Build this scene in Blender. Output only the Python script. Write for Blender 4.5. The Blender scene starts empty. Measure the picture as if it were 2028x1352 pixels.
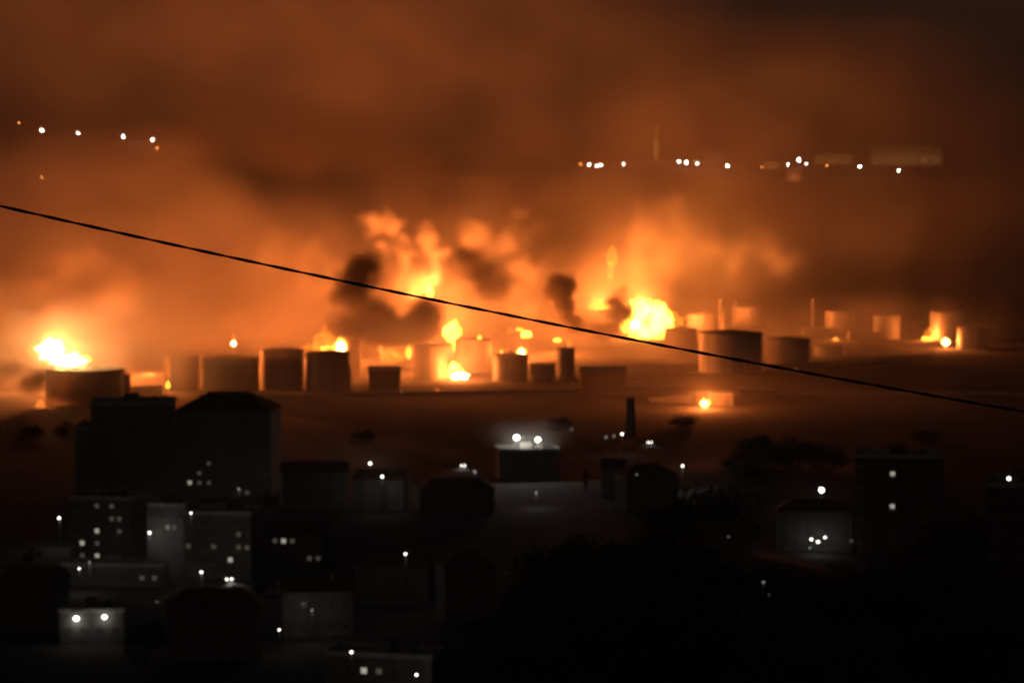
import bpy, bmesh, math, random
from mathutils import Vector, Matrix, noise as mnoise
R = math.radians
random.seed(7)
scene = bpy.context.scene
C = scene.collection

# ---------------------------------------------------------------- camera
H = 110.0
PITCH = 3.433
FPX = 5751.0                       # focal length in pixels of the 2028 px wide photograph
cam_data = bpy.data.cameras.new('camera')
cam = bpy.data.objects.new('camera', cam_data)
C.objects.link(cam)
cam.location = (0, 0, H)
cam.rotation_euler = (R(90 - PITCH), 0, 0)
cam_data.sensor_width = 36.0
cam_data.lens = 36.0 * FPX / 2028.0
cam_data.clip_start = 0.5
cam_data.clip_end = 20000
cam_data.dof.use_dof = True        # focused on the overhead cable close by, the town and the depot fall soft
cam_data.dof.focus_distance = 20.0
cam_data.dof.aperture_fstop = 3.7
scene.camera = cam

# ---------------------------------------------------------------- night sky and faint moonlight
world = bpy.data.worlds.new('World')
scene.world = world
world.use_nodes = True
nt = world.node_tree
bg = nt.nodes['Background']
sky = nt.nodes.new('ShaderNodeTexSky')
sky.sky_type = 'NISHITA'
sky.sun_disc = False
sky.sun_elevation = R(14)
sky.sun_rotation = R(200)
sky.air_density = 1.0
sky.dust_density = 4.0
nt.links.new(sky.outputs[0], bg.inputs[0])
bg.inputs[1].default_value = 0.0025
sun_d = bpy.data.lights.new('moon', 'SUN')
sun_d.energy = 0.002
sun_d.angle = R(0.5)
sun_d.color = (1.0, 0.93, 0.82)
sun = bpy.data.objects.new('moon', sun_d)
C.objects.link(sun)
sun.rotation_euler = (R(76), 0, R(-20))
sun.location = (0, 0, 500)

# ---------------------------------------------------------------- exposure and render settings
vs = scene.view_settings
vs.view_transform = 'Standard'
vs.look = 'None'
vs.exposure = 0.0
vs.gamma = 1.0
vs.use_curve_mapping = False
cy = scene.cycles
cy.use_denoising = True
cy.volume_step_rate = 6.0
cy.volume_max_steps = 256
cy.max_bounces = 8
cy.diffuse_bounces = 2
cy.glossy_bounces = 2
cy.volume_bounces = 4
cy.transparent_max_bounces = 16
cy.sample_clamp_indirect = 4.0

# ---------------------------------------------------------------- pixel helpers
_p = R(PITCH)
FWD = Vector((0, math.cos(_p), -math.sin(_p)))
UPV = Vector((0, math.sin(_p), math.cos(_p)))
def ray(px, py):
    return FWD + Vector((1, 0, 0)) * ((px - 1014) / FPX) + UPV * ((676 - py) / FPX)
def at(px, py, Y):
    d = ray(px, py)
    return Vector((0, 0, H)) + d * (Y / d.y)
def on_z(px, py, z=0.0):
    d = ray(px, py)
    return Vector((0, 0, H)) + d * ((z - H) / d.z)
def ppm(Y):
    return Y / FPX                 # metres per photograph pixel at distance Y

# ---------------------------------------------------------------- object helpers
def tag(o, label=None, cat=None, group=None, kind=None):
    if label: o['label'] = label
    if cat: o['category'] = cat
    if group: o['group'] = group
    if kind: o['kind'] = kind
    return o
def empty(name, loc, rz=0.0):
    o = bpy.data.objects.new(name, None)
    C.objects.link(o)
    o.location = loc
    o.rotation_euler = (0, 0, rz)
    o.empty_display_size = 0.5
    return o
def link(name, me, mat=None, parent=None, loc=None, rot=None):
    o = bpy.data.objects.new(name, me)
    C.objects.link(o)
    if mat is not None and len(me.materials) == 0:
        me.materials.append(mat)
    if parent is not None: o.parent = parent
    if loc is not None: o.location = loc
    if rot is not None: o.rotation_euler = rot
    return o
def copy_tree(o, parent=None):
    c = o.copy()
    C.objects.link(c)
    if parent is not None: c.parent = parent
    for ch in list(o.children):
        copy_tree(ch, c)
    return c
def done(bm, name, smooth=False, recalc=True):
    if recalc: bmesh.ops.recalc_face_normals(bm, faces=bm.faces)
    me = bpy.data.meshes.new(name)
    bm.to_mesh(me)
    bm.free()
    if smooth:
        for p in me.polygons: p.use_smooth = True
    return me
def box(bm, x0, x1, y0, y1, z0, z1):
    v = [bm.verts.new((x, y, z)) for z in (z0, z1) for y in (y0, y1) for x in (x0, x1)]
    for f in ((0, 2, 3, 1), (4, 5, 7, 6), (0, 1, 5, 4), (2, 6, 7, 3), (0, 4, 6, 2), (1, 3, 7, 5)):
        bm.faces.new([v[i] for i in f])
def tube(bm, a, b, r0, r1=None, n=10, cap=True):
    a, b = Vector(a), Vector(b)
    if r1 is None: r1 = r0
    d = (b - a).normalized()
    u = d.orthogonal().normalized()
    w = d.cross(u)
    A = [bm.verts.new(a + (u * math.cos(t) + w * math.sin(t)) * r0) for t in [2 * math.pi * i / n for i in range(n)]]
    B = [bm.verts.new(b + (u * math.cos(t) + w * math.sin(t)) * r1) for t in [2 * math.pi * i / n for i in range(n)]]
    for i in range(n):
        bm.faces.new((A[i], A[(i + 1) % n], B[(i + 1) % n], B[i]))
    if cap:
        bm.faces.new(A[::-1]); bm.faces.new(B)
def lathe(bm, prof, n=40):
    rings = []
    for r, z in prof:
        if r < 1e-4: rings.append([bm.verts.new((0, 0, z))])
        else: rings.append([bm.verts.new((r * math.cos(2 * math.pi * i / n), r * math.sin(2 * math.pi * i / n), z)) for i in range(n)])
    for a, b in zip(rings, rings[1:]):
        for i in range(n):
            j = (i + 1) % n
            if len(a) == 1 and len(b) == 1: continue
            if len(a) == 1: bm.faces.new((a[0], b[j], b[i]))
            elif len(b) == 1: bm.faces.new((a[i], a[j], b[0]))
            else: bm.faces.new((a[i], a[j], b[j], b[i]))
def box_mesh(name, *a):
    bm = bmesh.new(); box(bm, *a); return done(bm, name)

# ---------------------------------------------------------------- materials
def mat_new(name):
    m = bpy.data.materials.new(name)
    m.use_nodes = True
    n = m.node_tree.nodes
    n.clear()
    return m, m.node_tree, n
def surf(name, col, rough=0.8, var=0.35, scale=0.4, metal=0.0, streak=False, bump=0.0, col2=None):
    m, t, n = mat_new(name)
    out = n.new('ShaderNodeOutputMaterial'); b = n.new('ShaderNodeBsdfPrincipled')
    tc = n.new('ShaderNodeTexCoord'); mp = n.new('ShaderNodeMapping')
    mp.inputs['Scale'].default_value = (scale, scale, scale * (0.12 if streak else 1.0))
    nz = n.new('ShaderNodeTexNoise'); nz.inputs['Scale'].default_value = 1.0; nz.inputs['Detail'].default_value = 5
    rp = n.new('ShaderNodeValToRGB')
    c2 = col2 or tuple(c * (1 - var) for c in col)
    rp.color_ramp.elements[0].position = 0.35; rp.color_ramp.elements[0].color = (*c2, 1)
    rp.color_ramp.elements[1].position = 0.65; rp.color_ramp.elements[1].color = (*col, 1)
    t.links.new(tc.outputs['Object'], mp.inputs[0]); t.links.new(mp.outputs[0], nz.inputs[0])
    t.links.new(nz.outputs[0], rp.inputs[0]); t.links.new(rp.outputs[0], b.inputs['Base Color'])
    b.inputs['Roughness'].default_value = rough; b.inputs['Metallic'].default_value = metal
    if bump:
        bp = n.new('ShaderNodeBump'); bp.inputs['Strength'].default_value = bump
        t.links.new(nz.outputs[0], bp.inputs['Height']); t.links.new(bp.outputs[0], b.inputs['Normal'])
    t.links.new(b.outputs[0], out.inputs[0])
    return m
def glow(name, col, strength, noise_scale=None, lo=0.4):
    m, t, n = mat_new(name)
    out = n.new('ShaderNodeOutputMaterial'); e = n.new('ShaderNodeEmission')
    e.inputs[0].default_value = (*col, 1); e.inputs[1].default_value = strength
    if noise_scale:
        tc = n.new('ShaderNodeTexCoord'); nz = n.new('ShaderNodeTexNoise')
        nz.inputs['Scale'].default_value = noise_scale; nz.inputs['Detail'].default_value = 3
        mr = n.new('ShaderNodeMapRange')
        mr.inputs[1].default_value = 0.3; mr.inputs[2].default_value = 0.7
        mr.inputs[3].default_value = strength * lo; mr.inputs[4].default_value = strength
        t.links.new(tc.outputs['Object'], nz.inputs[0]); t.links.new(nz.outputs[0], mr.inputs[0])
        t.links.new(mr.outputs[0], e.inputs[1])
    t.links.new(e.outputs[0], out.inputs[0])
    m.cycles.emission_sampling = 'NONE'
    return m
def flame_mat(name, col, strength, scale=0.25, lo=0.35):
    # hot gas: it gives light and lets light through
    m = glow(name, col, strength, scale, lo)
    t = m.node_tree; n = t.nodes
    e = [x for x in n if x.type == 'EMISSION'][0]; out = [x for x in n if x.type == 'OUTPUT_MATERIAL'][0]
    tr = n.new('ShaderNodeBsdfTransparent'); ad = n.new('ShaderNodeAddShader')
    t.links.new(e.outputs[0], ad.inputs[0]); t.links.new(tr.outputs[0], ad.inputs[1]); t.links.new(ad.outputs[0], out.inputs[0])
    return m
def gas_mat(name, col, strength):
    # thin glowing gas: brightness grows with the depth of the flame
    m, t, n = mat_new(name)
    out = n.new('ShaderNodeOutputMaterial'); e = n.new('ShaderNodeEmission')
    e.inputs[0].default_value = (*col, 1); e.inputs[1].default_value = strength
    t.links.new(e.outputs[0], out.inputs['Volume'])
    m.cycles.emission_sampling = 'NONE'
    return m
def smoke_mat(name, col, density, aniso=0.0, even=False):
    m, t, n = mat_new(name)
    out = n.new('ShaderNodeOutputMaterial'); v = n.new('ShaderNodeVolumePrincipled')
    v.inputs['Color'].default_value = (*col, 1)
    v.inputs['Density'].default_value = density
    v.inputs['Density Attribute'].default_value = '' if even else 'density'
    v.inputs['Temperature Attribute'].default_value = ''
    v.inputs['Color Attribute'].default_value = ''
    v.inputs['Anisotropy'].default_value = aniso
    t.links.new(v.outputs[0], out.inputs['Volume'])
    return m
HAZE = 6e-5      # density of the air, per metre
FIRE = 2.3       # scale of all fire light
LAMP = 0.9       # scale of all lamp light

# ---------------------------------------------------------------- smoke: fog volumes grown from soft ellipsoids with turbulent edges
def smoke_volume(name, label, mat, blobs, voxel, warp, wscale, detail=0.6, dscale=None, seed=0.0, stretch=(1, 1, 1)):
    """blobs: (centre, radii, amount, core) in world metres; the grid is filled by geometry nodes"""
    pad = warp * 0.8
    lo = [min(b[0][i] - b[1][i] for b in blobs) - pad for i in range(3)]
    hi = [max(b[0][i] + b[1][i] for b in blobs) + pad for i in range(3)]
    lo[2] = max(lo[2], -0.5); hi[2] = min(hi[2], 330.0)
    o = link(name, box_mesh(name, lo[0], hi[0], lo[1], hi[1], lo[2], hi[2]), mat)
    tag(o, label, kind='stuff')
    g = bpy.data.node_groups.new(name + '_density', 'GeometryNodeTree')
    g.interface.new_socket('Geometry', in_out='INPUT', socket_type='NodeSocketGeometry')
    g.interface.new_socket('Geometry', in_out='OUTPUT', socket_type='NodeSocketGeometry')
    N = g.nodes; L = g.links.new
    gout = N.new('NodeGroupOutput')
    pos = N.new('GeometryNodeInputPosition')
    off = N.new('ShaderNodeVectorMath'); off.operation = 'ADD'; off.inputs[1].default_value = (seed, seed * 0.7, -seed)
    st = N.new('ShaderNodeVectorMath'); st.operation = 'MULTIPLY'; st.inputs[1].default_value = stretch
    L(pos.outputs[0], st.inputs[0]); L(st.outputs[0], off.inputs[0])
    nz = N.new('ShaderNodeTexNoise'); nz.inputs['Scale'].default_value = wscale; nz.inputs['Detail'].default_value = 3.5
    L(off.outputs[0], nz.inputs['Vector'])
    sb = N.new('ShaderNodeVectorMath'); sb.operation = 'SUBTRACT'; sb.inputs[1].default_value = (0.5, 0.5, 0.5)
    L(nz.outputs['Color'], sb.inputs[0])
    sc = N.new('ShaderNodeVectorMath'); sc.operation = 'SCALE'; sc.inputs['Scale'].default_value = warp * 3.0
    L(sb.outputs[0], sc.inputs[0])
    wp = N.new('ShaderNodeVectorMath'); wp.operation = 'ADD'
    L(pos.outputs[0], wp.inputs[0]); L(sc.outputs[0], wp.inputs[1])
    total = None
    for (c, r, amount, core) in blobs:
        s = N.new('ShaderNodeVectorMath'); s.operation = 'SUBTRACT'; s.inputs[1].default_value = c; L(wp.outputs[0], s.inputs[0])
        d = N.new('ShaderNodeVectorMath'); d.operation = 'DIVIDE'; d.inputs[1].default_value = r; L(s.outputs[0], d.inputs[0])
        ln = N.new('ShaderNodeVectorMath'); ln.operation = 'LENGTH'; L(d.outputs[0], ln.inputs[0])
        mr = N.new('ShaderNodeMapRange'); mr.interpolation_type = 'SMOOTHSTEP'
        mr.inputs[1].default_value = core; mr.inputs[2].default_value = 1.0; mr.inputs[3].default_value = amount; mr.inputs[4].default_value = 0.0
        L(ln.outputs['Value'], mr.inputs[0])
        if total is None: total = mr.outputs[0]
        else:
            m = N.new('ShaderNodeMath'); m.operation = 'ADD'; L(total, m.inputs[0]); L(mr.outputs[0], m.inputs[1]); total = m.outputs[0]
    n2 = N.new('ShaderNodeTexNoise'); n2.inputs['Scale'].default_value = dscale or wscale * 2.0; n2.inputs['Detail'].default_value = 4.0
    L(off.outputs[0], n2.inputs['Vector'])
    m2 = N.new('ShaderNodeMapRange'); m2.inputs[1].default_value = 0.36; m2.inputs[2].default_value = 0.6
    m2.inputs[3].default_value = 1.0 - detail; m2.inputs[4].default_value = 1.0
    L(n2.outputs[0], m2.inputs[0])
    ml = N.new('ShaderNodeMath'); ml.operation = 'MULTIPLY'; L(total, ml.inputs[0]); L(m2.outputs[0], ml.inputs[1])
    vc = N.new('GeometryNodeVolumeCube')
    vc.inputs['Min'].default_value = lo; vc.inputs['Max'].default_value = hi
    for i, ax in enumerate('XYZ'):
        vc.inputs['Resolution ' + ax].default_value = max(8, min(400, int((hi[i] - lo[i]) / voxel)))
    L(ml.outputs[0], vc.inputs['Density'])
    sm = N.new('GeometryNodeSetMaterial'); sm.inputs['Material'].default_value = mat
    L(vc.outputs[0], sm.inputs['Geometry']); L(sm.outputs[0], gout.inputs[0])
    md = o.modifiers.new('density', 'NODES'); md.node_group = g
    return o
def blob(px, py, Y, rx, ry, rdepth, amount, core=0.3):
    """an ellipsoid of smoke: centre and half-sizes read off the photograph at distance Y, half-depth in metres"""
    k = ppm(Y)
    return (at(px, py, Y), Vector((rx * k, rdepth, ry * k)), amount, core)
def cluster(pts, Y, n, r0, r1, depth, amount, seed, core=0.3):
    """a rising train of billows: n puffs strewn along a path of (px, py, spread) points"""
    rr = random.Random(seed); out = []
    for i in range(n):
        u = (i + rr.random() * .8) / n * (len(pts) - 1); j = min(int(u), len(pts) - 2); f = u - j
        a, c = pts[j], pts[j + 1]
        px, py, sp = (a[q] * (1 - f) + c[q] * f for q in range(3))
        r = (r0 * (1 - u / (len(pts) - 1)) + r1 * u / (len(pts) - 1)) * rr.uniform(.75, 1.3)
        out.append(blob(px + rr.gauss(0, .45) * sp, py + rr.gauss(0, .35) * sp, Y + rr.uniform(-depth, depth), r, r * rr.uniform(.75, 1.05), r * ppm(Y), amount * rr.uniform(.6, 1.3), core))
    return out

# ---------------------------------------------------------------- shared materials
M = {}
M['earth'] = surf('bare_earth', (0.035, 0.03, 0.024), 0.95, 0.5, 0.03, bump=0.3)
M['asphalt'] = surf('asphalt', (0.055, 0.053, 0.05), 0.85, 0.3, 0.3)
M['concrete'] = surf('concrete', (0.32, 0.3, 0.27), 0.9, 0.3, 0.3, bump=0.1)
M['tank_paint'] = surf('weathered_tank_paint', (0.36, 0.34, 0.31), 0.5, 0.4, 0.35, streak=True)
M['shaded_tank_paint'] = surf('shaded_tank_paint', (0.17, 0.16, 0.145), 0.55, 0.45, 0.35, streak=True)  # shade of the unlit tanks put into a darker copy of the paint
M['tank_roof'] = surf('sooty_roof_plate', (0.3, 0.28, 0.26), 0.6, 0.5, 0.3)
M['steel'] = surf('galvanised_steel', (0.35, 0.34, 0.33), 0.45, 0.2, 1.5, metal=0.7)
M['dark_steel'] = surf('dark_steel', (0.09, 0.085, 0.08), 0.5, 0.3, 2.0, metal=0.5)
M['render'] = surf('pale_wall_render', (0.125, 0.118, 0.105), 0.9, 0.25, 0.5, bump=0.08)
M['render_grey'] = surf('grey_wall_render', (0.13, 0.125, 0.12), 0.9, 0.3, 0.5, bump=0.08)
M['brick'] = surf('brown_brickwork', (0.2, 0.13, 0.09), 0.9, 0.35, 1.2, bump=0.15)
M['tile'] = surf('roof_tile', (0.12, 0.06, 0.045), 0.85, 0.4, 1.0, bump=0.2)
M['sheet'] = surf('roof_sheet', (0.3, 0.29, 0.27), 0.5, 0.3, 0.6, streak=True)
M['glass'] = surf('curtained_window_glass', (0.12, 0.115, 0.105), 0.3, 0.5, 0.23)
M['render_dark'] = surf('darkened_wall_render', (0.05, 0.047, 0.043), 0.9, 0.3, 0.5, bump=0.08)  # darker colour stands in for the night shade on these walls
M['lit_glass'] = glow('lit_window', (0.9, 0.86, 0.7), 0.75, 1.4, 0.35)
M['dim_glass'] = glow('dim_lit_window', (0.9, 0.74, 0.56), 0.12, 1.4, 0.3)
M['bulb'] = glow('white_lamp', (1.0, 0.98, 0.86), 8.0)
M['bulb_dim'] = glow('weak_white_lamp', (0.95, 1.0, 0.95), 0.9)
M['bulb_warm'] = glow('weak_warm_lamp', (1.0, 0.68, 0.5), 0.45)
M['bulb_far'] = glow('far_white_lamp', (0.86, 1.0, 0.95), 75.0)
M['bulb_smoke'] = glow('white_lamp_behind_smoke', (1.0, 0.98, 0.9), 260.0)
M['bulb_smoke_orange'] = glow('orange_lamp_behind_smoke', (1.0, 0.3, 0.06), 80.0)
M['bulb_far_orange'] = glow('far_orange_lamp', (1.0, 0.3, 0.06), 22.0)
M['leaf'] = surf('dark_foliage', (0.055, 0.075, 0.035), 0.8, 0.5, 0.6)
M['bark'] = surf('bark', (0.09, 0.07, 0.05), 0.9, 0.4, 2.0)
M['cable'] = surf('black_cable_sheath', (0.018, 0.016, 0.015), 0.6, 0.3, 20.0)
M['paint_line'] = surf('road_paint', (0.7, 0.7, 0.66), 0.7, 0.3, 1.0)
M['fl_white'] = flame_mat('white_hot_flame', (1.0, 0.72, 0.3), 6.0, 0.12, 0.6)
M['fl_yellow'] = flame_mat('yellow_flame', (1.0, 0.56, 0.05), 1.25, 0.12, 0.75)
M['fl_orange'] = flame_mat('orange_flame', (1.0, 0.24, 0.016), 0.42, 0.1, 0.35)
M['fl_dim'] = gas_mat('dim_orange_flame', (1.0, 0.2, 0.014), 0.016)

# ---------------------------------------------------------------- air
hz = link('haze', box_mesh('haze', -3600, 3600, -400, 6400, -3, 335), smoke_mat('haze_air', (0.95, 0.93, 0.9), HAZE, even=True))
tag(hz, 'thin night haze over the town and the depot', kind='stuff')

# ---------------------------------------------------------------- terrain
def sst(a, b, t):
    t = max(0.0, min(1.0, (t - a) / (b - a)))
    return t * t * (3 - 2 * t)
def terrain(x, y):
    z = 96.0 * max(0.0, 1 - y / 540.0) ** 1.25
    z += 17.0 * math.exp(-(((x - 45) / 48.0) ** 2) - ((y - 690) / 85.0) ** 2)       # wooded knoll below the camera hill
    z += 7.0 * math.exp(-(((x - 88) / 40.0) ** 2) - ((y - 985) / 70.0) ** 2)       # dark hump beyond it
    return z
def ridge(x, y):
    k = sst(-1500, 900, x)
    top = 168 * (1 - k) + 108 * k
    return top * sst(2700, 3900, y) + 4 * mnoise.noise(Vector((x * 0.004, y * 0.004, 0)))*sst(2700, 3900, y)
def sheet(name, xs, ys, fn, mat, label):
    bm = bmesh.new()
    V = [[bm.verts.new((x, y, fn(x, y))) for x in xs] for y in ys]
    for j in range(len(ys) - 1):
        for i in range(len(xs) - 1):
            bm.faces.new((V[j][i], V[j][i + 1], V[j + 1][i + 1], V[j + 1][i]))
    o = link(name, done(bm, name, True), mat)
    return tag(o, label, kind='structure')
xs = [-3500, -2200, -1400, -900, -600, -420] + [-300 + 10 * i for i in range(71)] + [520, 700, 1000, 1500, 2300, 3500]
ys = [-350, -150, -50, 0] + [40 + 20 * i for i in range(60)] + [1300, 1500, 1800, 2100, 2500, 2760]
sheet('ground', xs, ys, terrain, M['earth'], 'dark open ground between the town and the tank depot')
sheet('hills', [-3500 + 125 * i for i in range(57)], [2700 + 120 * i for i in range(31)], lambda x, y: ridge(x, y) - 0.4, M['earth'], 'low ridge far behind the depot with scattered lamps')
def strip(name, pts, w, mat, label, dz=0.05):
    bm = bmesh.new(); prev = None
    fine = []
    for a, b in zip(pts, pts[1:]):
        n = max(1, int((Vector(b) - Vector(a)).length / 8))
        fine += [Vector(a).lerp(Vector(b), i / n) for i in range(n)]
    fine.append(Vector(pts[-1]))
    for i, p in enumerate(fine):
        d = (fine[min(i + 1, len(fine) - 1)] - fine[max(i - 1, 0)]).normalized()
        s = Vector((d.y, -d.x)) * (w / 2)
        a, b = p - s, p + s
        cur = (bm.verts.new((a.x, a.y, terrain(a.x, a.y) + dz)), bm.verts.new((b.x, b.y, terrain(b.x, b.y) + dz)))
        if prev: bm.faces.new((prev[0], prev[1], cur[1], cur[0]))
        prev = cur
    return tag(link(name, done(bm, name), mat), label, kind='structure')
strip('road', [(-150, 690), (-70, 742), (-10, 772), (120, 800), (320, 800)], 8, M['asphalt'], 'dark town street below the apartment blocks', 0.12)
strip('road', [(-330, 1120), (-40, 1085), (90, 1090), (420, 1140)], 7, M['asphalt'], 'dark road between the town and the depot', 0.10)
strip('depot_yard', [(-420, 1398), (-60, 1418), (420, 1402)], 26, M['concrete'], 'concrete yard in front of the tank rows', 0.08)

# ---------------------------------------------------------------- storage tanks
def tank(px0, px1, top, base, label, roof=True, mat='tank_paint', name='storage_tank', group='storage tanks of the burning depot'):
    p = on_z((px0 + px1) / 2, base)
    k = ppm(p.y)
    r = (px1 - px0) / 2 * k; h = (base - top) * k
    root = empty(name, (p.x, p.y + r, 0))
    tag(root, label, 'tank', group)
    bm = bmesh.new()
    n = max(3, int(h / 2.6)); prof = []
    for i in range(n):                                   # shell courses, each a little thinner than the one below
        rr = r - 0.018 * i
        prof += [(rr, h * i / n), (rr, h * (i + 1) / n - 0.05), (rr - 0.03, h * (i + 1) / n - 0.03)]
    prof.append((r - 0.018 * n, h))
    lathe(bm, prof, 48)
    link('shell', done(bm, 'shell', False), M[mat], root)
    if roof:
        bm = bmesh.new(); lathe(bm, [(r + 0.12, h + 0.01), (r + 0.12, h + 0.12), (r * 0.5, h + 0.12 + r * 0.06), (0, h + 0.12 + r * 0.1)], 48)
        link('roof', done(bm, 'roof'), M['tank_roof'], root)
        bm = bmesh.new(); lathe(bm, [(0.35, h + r * 0.08), (0.35, h + r * 0.1 + 0.9), (0.55, h + r * 0.1 + 0.9), (0, h + r * 0.1 + 1.4)], 12)
        link('vent', done(bm, 'vent'), M['steel'], root)
    else:
        bm = bmesh.new(); lathe(bm, [(r - 0.3, h * 0.7), (0, h * 0.7 - 0.3)], 48)
        link('floating_roof', done(bm, 'floating_roof'), M['tank_roof'], root)
    bm = bmesh.new(); lathe(bm, [(r - 0.1, h - 1.0), (r + 0.55, h - 1.0), (r + 0.55, h - 0.85), (r - 0.1, h - 0.85)], 48)
    link('wind_girder', done(bm, 'wind_girder'), M['steel'], root)
    bm = bmesh.new()
    m = max(12, int(r * 2))
    for i in range(m):
        a = 2 * math.pi * i / m; b = 2 * math.pi * (i + 1) / m
        pa = (r * math.cos(a), r * math.sin(a)); pb = (r * math.cos(b), r * math.sin(b))
        tube(bm, (*pa, h + 0.1), (*pa, h + 1.15), 0.03, n=4)
        tube(bm, (*pa, h + 1.15), (*pb, h + 1.15), 0.03, n=4)
        tube(bm, (*pa, h + 0.65), (*pb, h + 0.65), 0.025, n=4)
    link('handrail', done(bm, 'handrail'), M['steel'], root)
    bm = bmesh.new()                                     # stair winding up the shell
    steps = int(h / 0.22); a0 = -1.9
    for i in range(steps):
        a = a0 + i * 0.3 / r; z = 0.2 + i * 0.22
        ca, sa = math.cos(a), math.sin(a); ta = (-sa, ca)
        v = []
        for rr in (r + 0.02, r + 0.8):
            for s in (-0.16, 0.16):
                v.append(bm.verts.new((rr * ca + ta[0] * s, rr * sa + ta[1] * s, z)))
        bm.faces.new((v[0], v[1], v[3], v[2]))
        if i % 6 == 0:
            tube(bm, ((r + 0.8) * ca, (r + 0.8) * sa, z), ((r + 0.8) * ca, (r + 0.8) * sa, z + 1.0), 0.03, n=4)
    link('stair', done(bm, 'stair'), M['steel'], root)
    bm = bmesh.new(); tube(bm, (0, -r - 1.6, 0.8), (0, -r + 0.2, 0.8), 0.3, n=10); tube(bm, (0, -r - 1.6, 0.8), (0, -r - 1.75, 0.8), 0.45, n=10)
    link('outlet_pipe', done(bm, 'outlet_pipe'), M['steel'], root)
    bm = bmesh.new(); lathe(bm, [(r + 0.5, 0), (r + 0.5, 0.25), (r - 0.2, 0.25)], 48)
    link('base', done(bm, 'base'), M['concrete'], root)
    return root
TANKS = [
 (78, 236, 734, 802, 'burning tank at the left end of the depot, its rim buckled under white flames', False),
 (322, 394, 706, 774, 'tank with added glow strips for the shine on its left side, left of the widest dark tank', True),
 (397, 508, 711, 780, 'widest dark tank of the front row, right above the peaked hip roof', True),
 (511, 600, 695, 774, 'tall dark tank with a thin glowing left edge, second left of the slim orange tank', True),
 (603, 694, 700, 776, 'dark tank below the round white flame with orange fire behind its roof', True),
 (686, 714, 674, 748, 'slim orange lit tank at the shoulder of the dark front row', True),
 (753, 814, 677, 728, 'bright orange tank under the big black smoke clump', True),
 (817, 886, 684, 752, 'dark tank right of the bright orange tank, against the yellow flames', True),
 (900, 974, 673, 738, 'orange lit tank with dark rim behind the low yellow ground fire', True),
 (975, 1046, 704, 756, 'squat dark tank under the round white fireball dot', True),
 (1102, 1139, 690, 750, 'slim bright orange cylinder standing alone right of the squat dark tank', True),
 (1362, 1416, 624, 654, 'glowing orange tank beside the big yellow fire, left of the paired stacks', True),
 (1388, 1516, 662, 740, 'large dark tank with a bright left edge crossed by the cable', True),
 (1521, 1610, 673, 722, 'tank with a lit left strip right of the large cable crossed tank', True),
 (1318, 1382, 652, 692, 'dark tank directly under the big yellow star shaped fire', True),
 (1452, 1510, 610, 646, 'orange lit tank right of the paired stacks', True),
 (1637, 1700, 618, 660, 'dull orange tank right of the single thin chimney', True),
 (1732, 1786, 626, 672, 'bright sided tank behind the small dark roofed pump houses', True),
 (1846, 1914, 618, 674, 'tall dim tank above the white ground flame at the right end', True),
 (1900, 1962, 649, 692, 'last dim orange tank at the right end of the depot', True),
 (1616, 1676, 686, 706, 'low flat lit tank in front of the right hand tanks', True),
]
for a in TANKS: tank(*a[:5], roof=a[5], mat='shaded_tank_paint' if a[0] in (78, 322, 397, 511, 603, 817, 975, 1318) else 'tank_paint')
tank(239, 258, 742, 794, 'narrow lit vessel beside the burning left end tank', name='pressure_vessel', group='narrow vessels')

def chimney(px, top, base, wpx, label, name='chimney', mat='render_grey'):
    p = on_z(px, base); k = ppm(p.y); h = (base - top) * k; r = wpx / 2 * k
    root = empty(name, (p.x, p.y, 0)); tag(root, label, 'chimney')
    bm = bmesh.new(); lathe(bm, [(r * 1.25, 0), (r * 0.95, h), (r * 0.7, h), (r * 0.7, h - 2)], 20)
    link('shaft', done(bm, 'shaft', False), M[mat], root)
    for z in (h * 0.45, h * 0.8, h - 0.5):
        bm = bmesh.new(); rr = r * (1.25 - 0.3 * z / h); lathe(bm, [(rr - 0.1, z), (rr + 0.35, z), (rr + 0.35, z + 0.3), (rr - 0.1, z + 0.3)], 20)
        link('band', done(bm, 'band'), M['steel'], root)
    bm = bmesh.new()
    for s in (-0.25, 0.25): tube(bm, (s, -r * 1.27 - 0.2, 1), (s, -r - 0.2, h), 0.04, n=4)
    for i in range(int(h / 0.5)): tube(bm, (-0.25, -r * (1.26 - 0.28 * i * 0.5 / h) - 0.2, 1 + i * 0.5), (0.25, -r * (1.26 - 0.28 * i * 0.5 / h) - 0.2, 1 + i * 0.5), 0.025, n=4)
    link('ladder', done(bm, 'ladder'), M['steel'], root)
    return root
chimney(1429, 594, 662, 9, 'thicker front stack of the pair beside the glowing orange tanks')
chimney(1456, 596, 640, 8, 'shorter rear stack of the pair beside the glowing orange tanks')
chimney(1611, 592, 658, 8, 'single thin lit chimney above a pale loading platform')
chimney(1299, 246, 318, 11, 'lone pale tower far off on the ridge, above the row of white lamps', mat='render') if False else None
chimney(1249, 786, 862, 17, 'dark stubby chimney standing in the gloom near three white lamps', mat='brick')
chimney(463, 692, 770, 5, 'thin flare stack with a small flame at its tip behind the widest dark tank', name='flare_stack', mat='steel')

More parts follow.
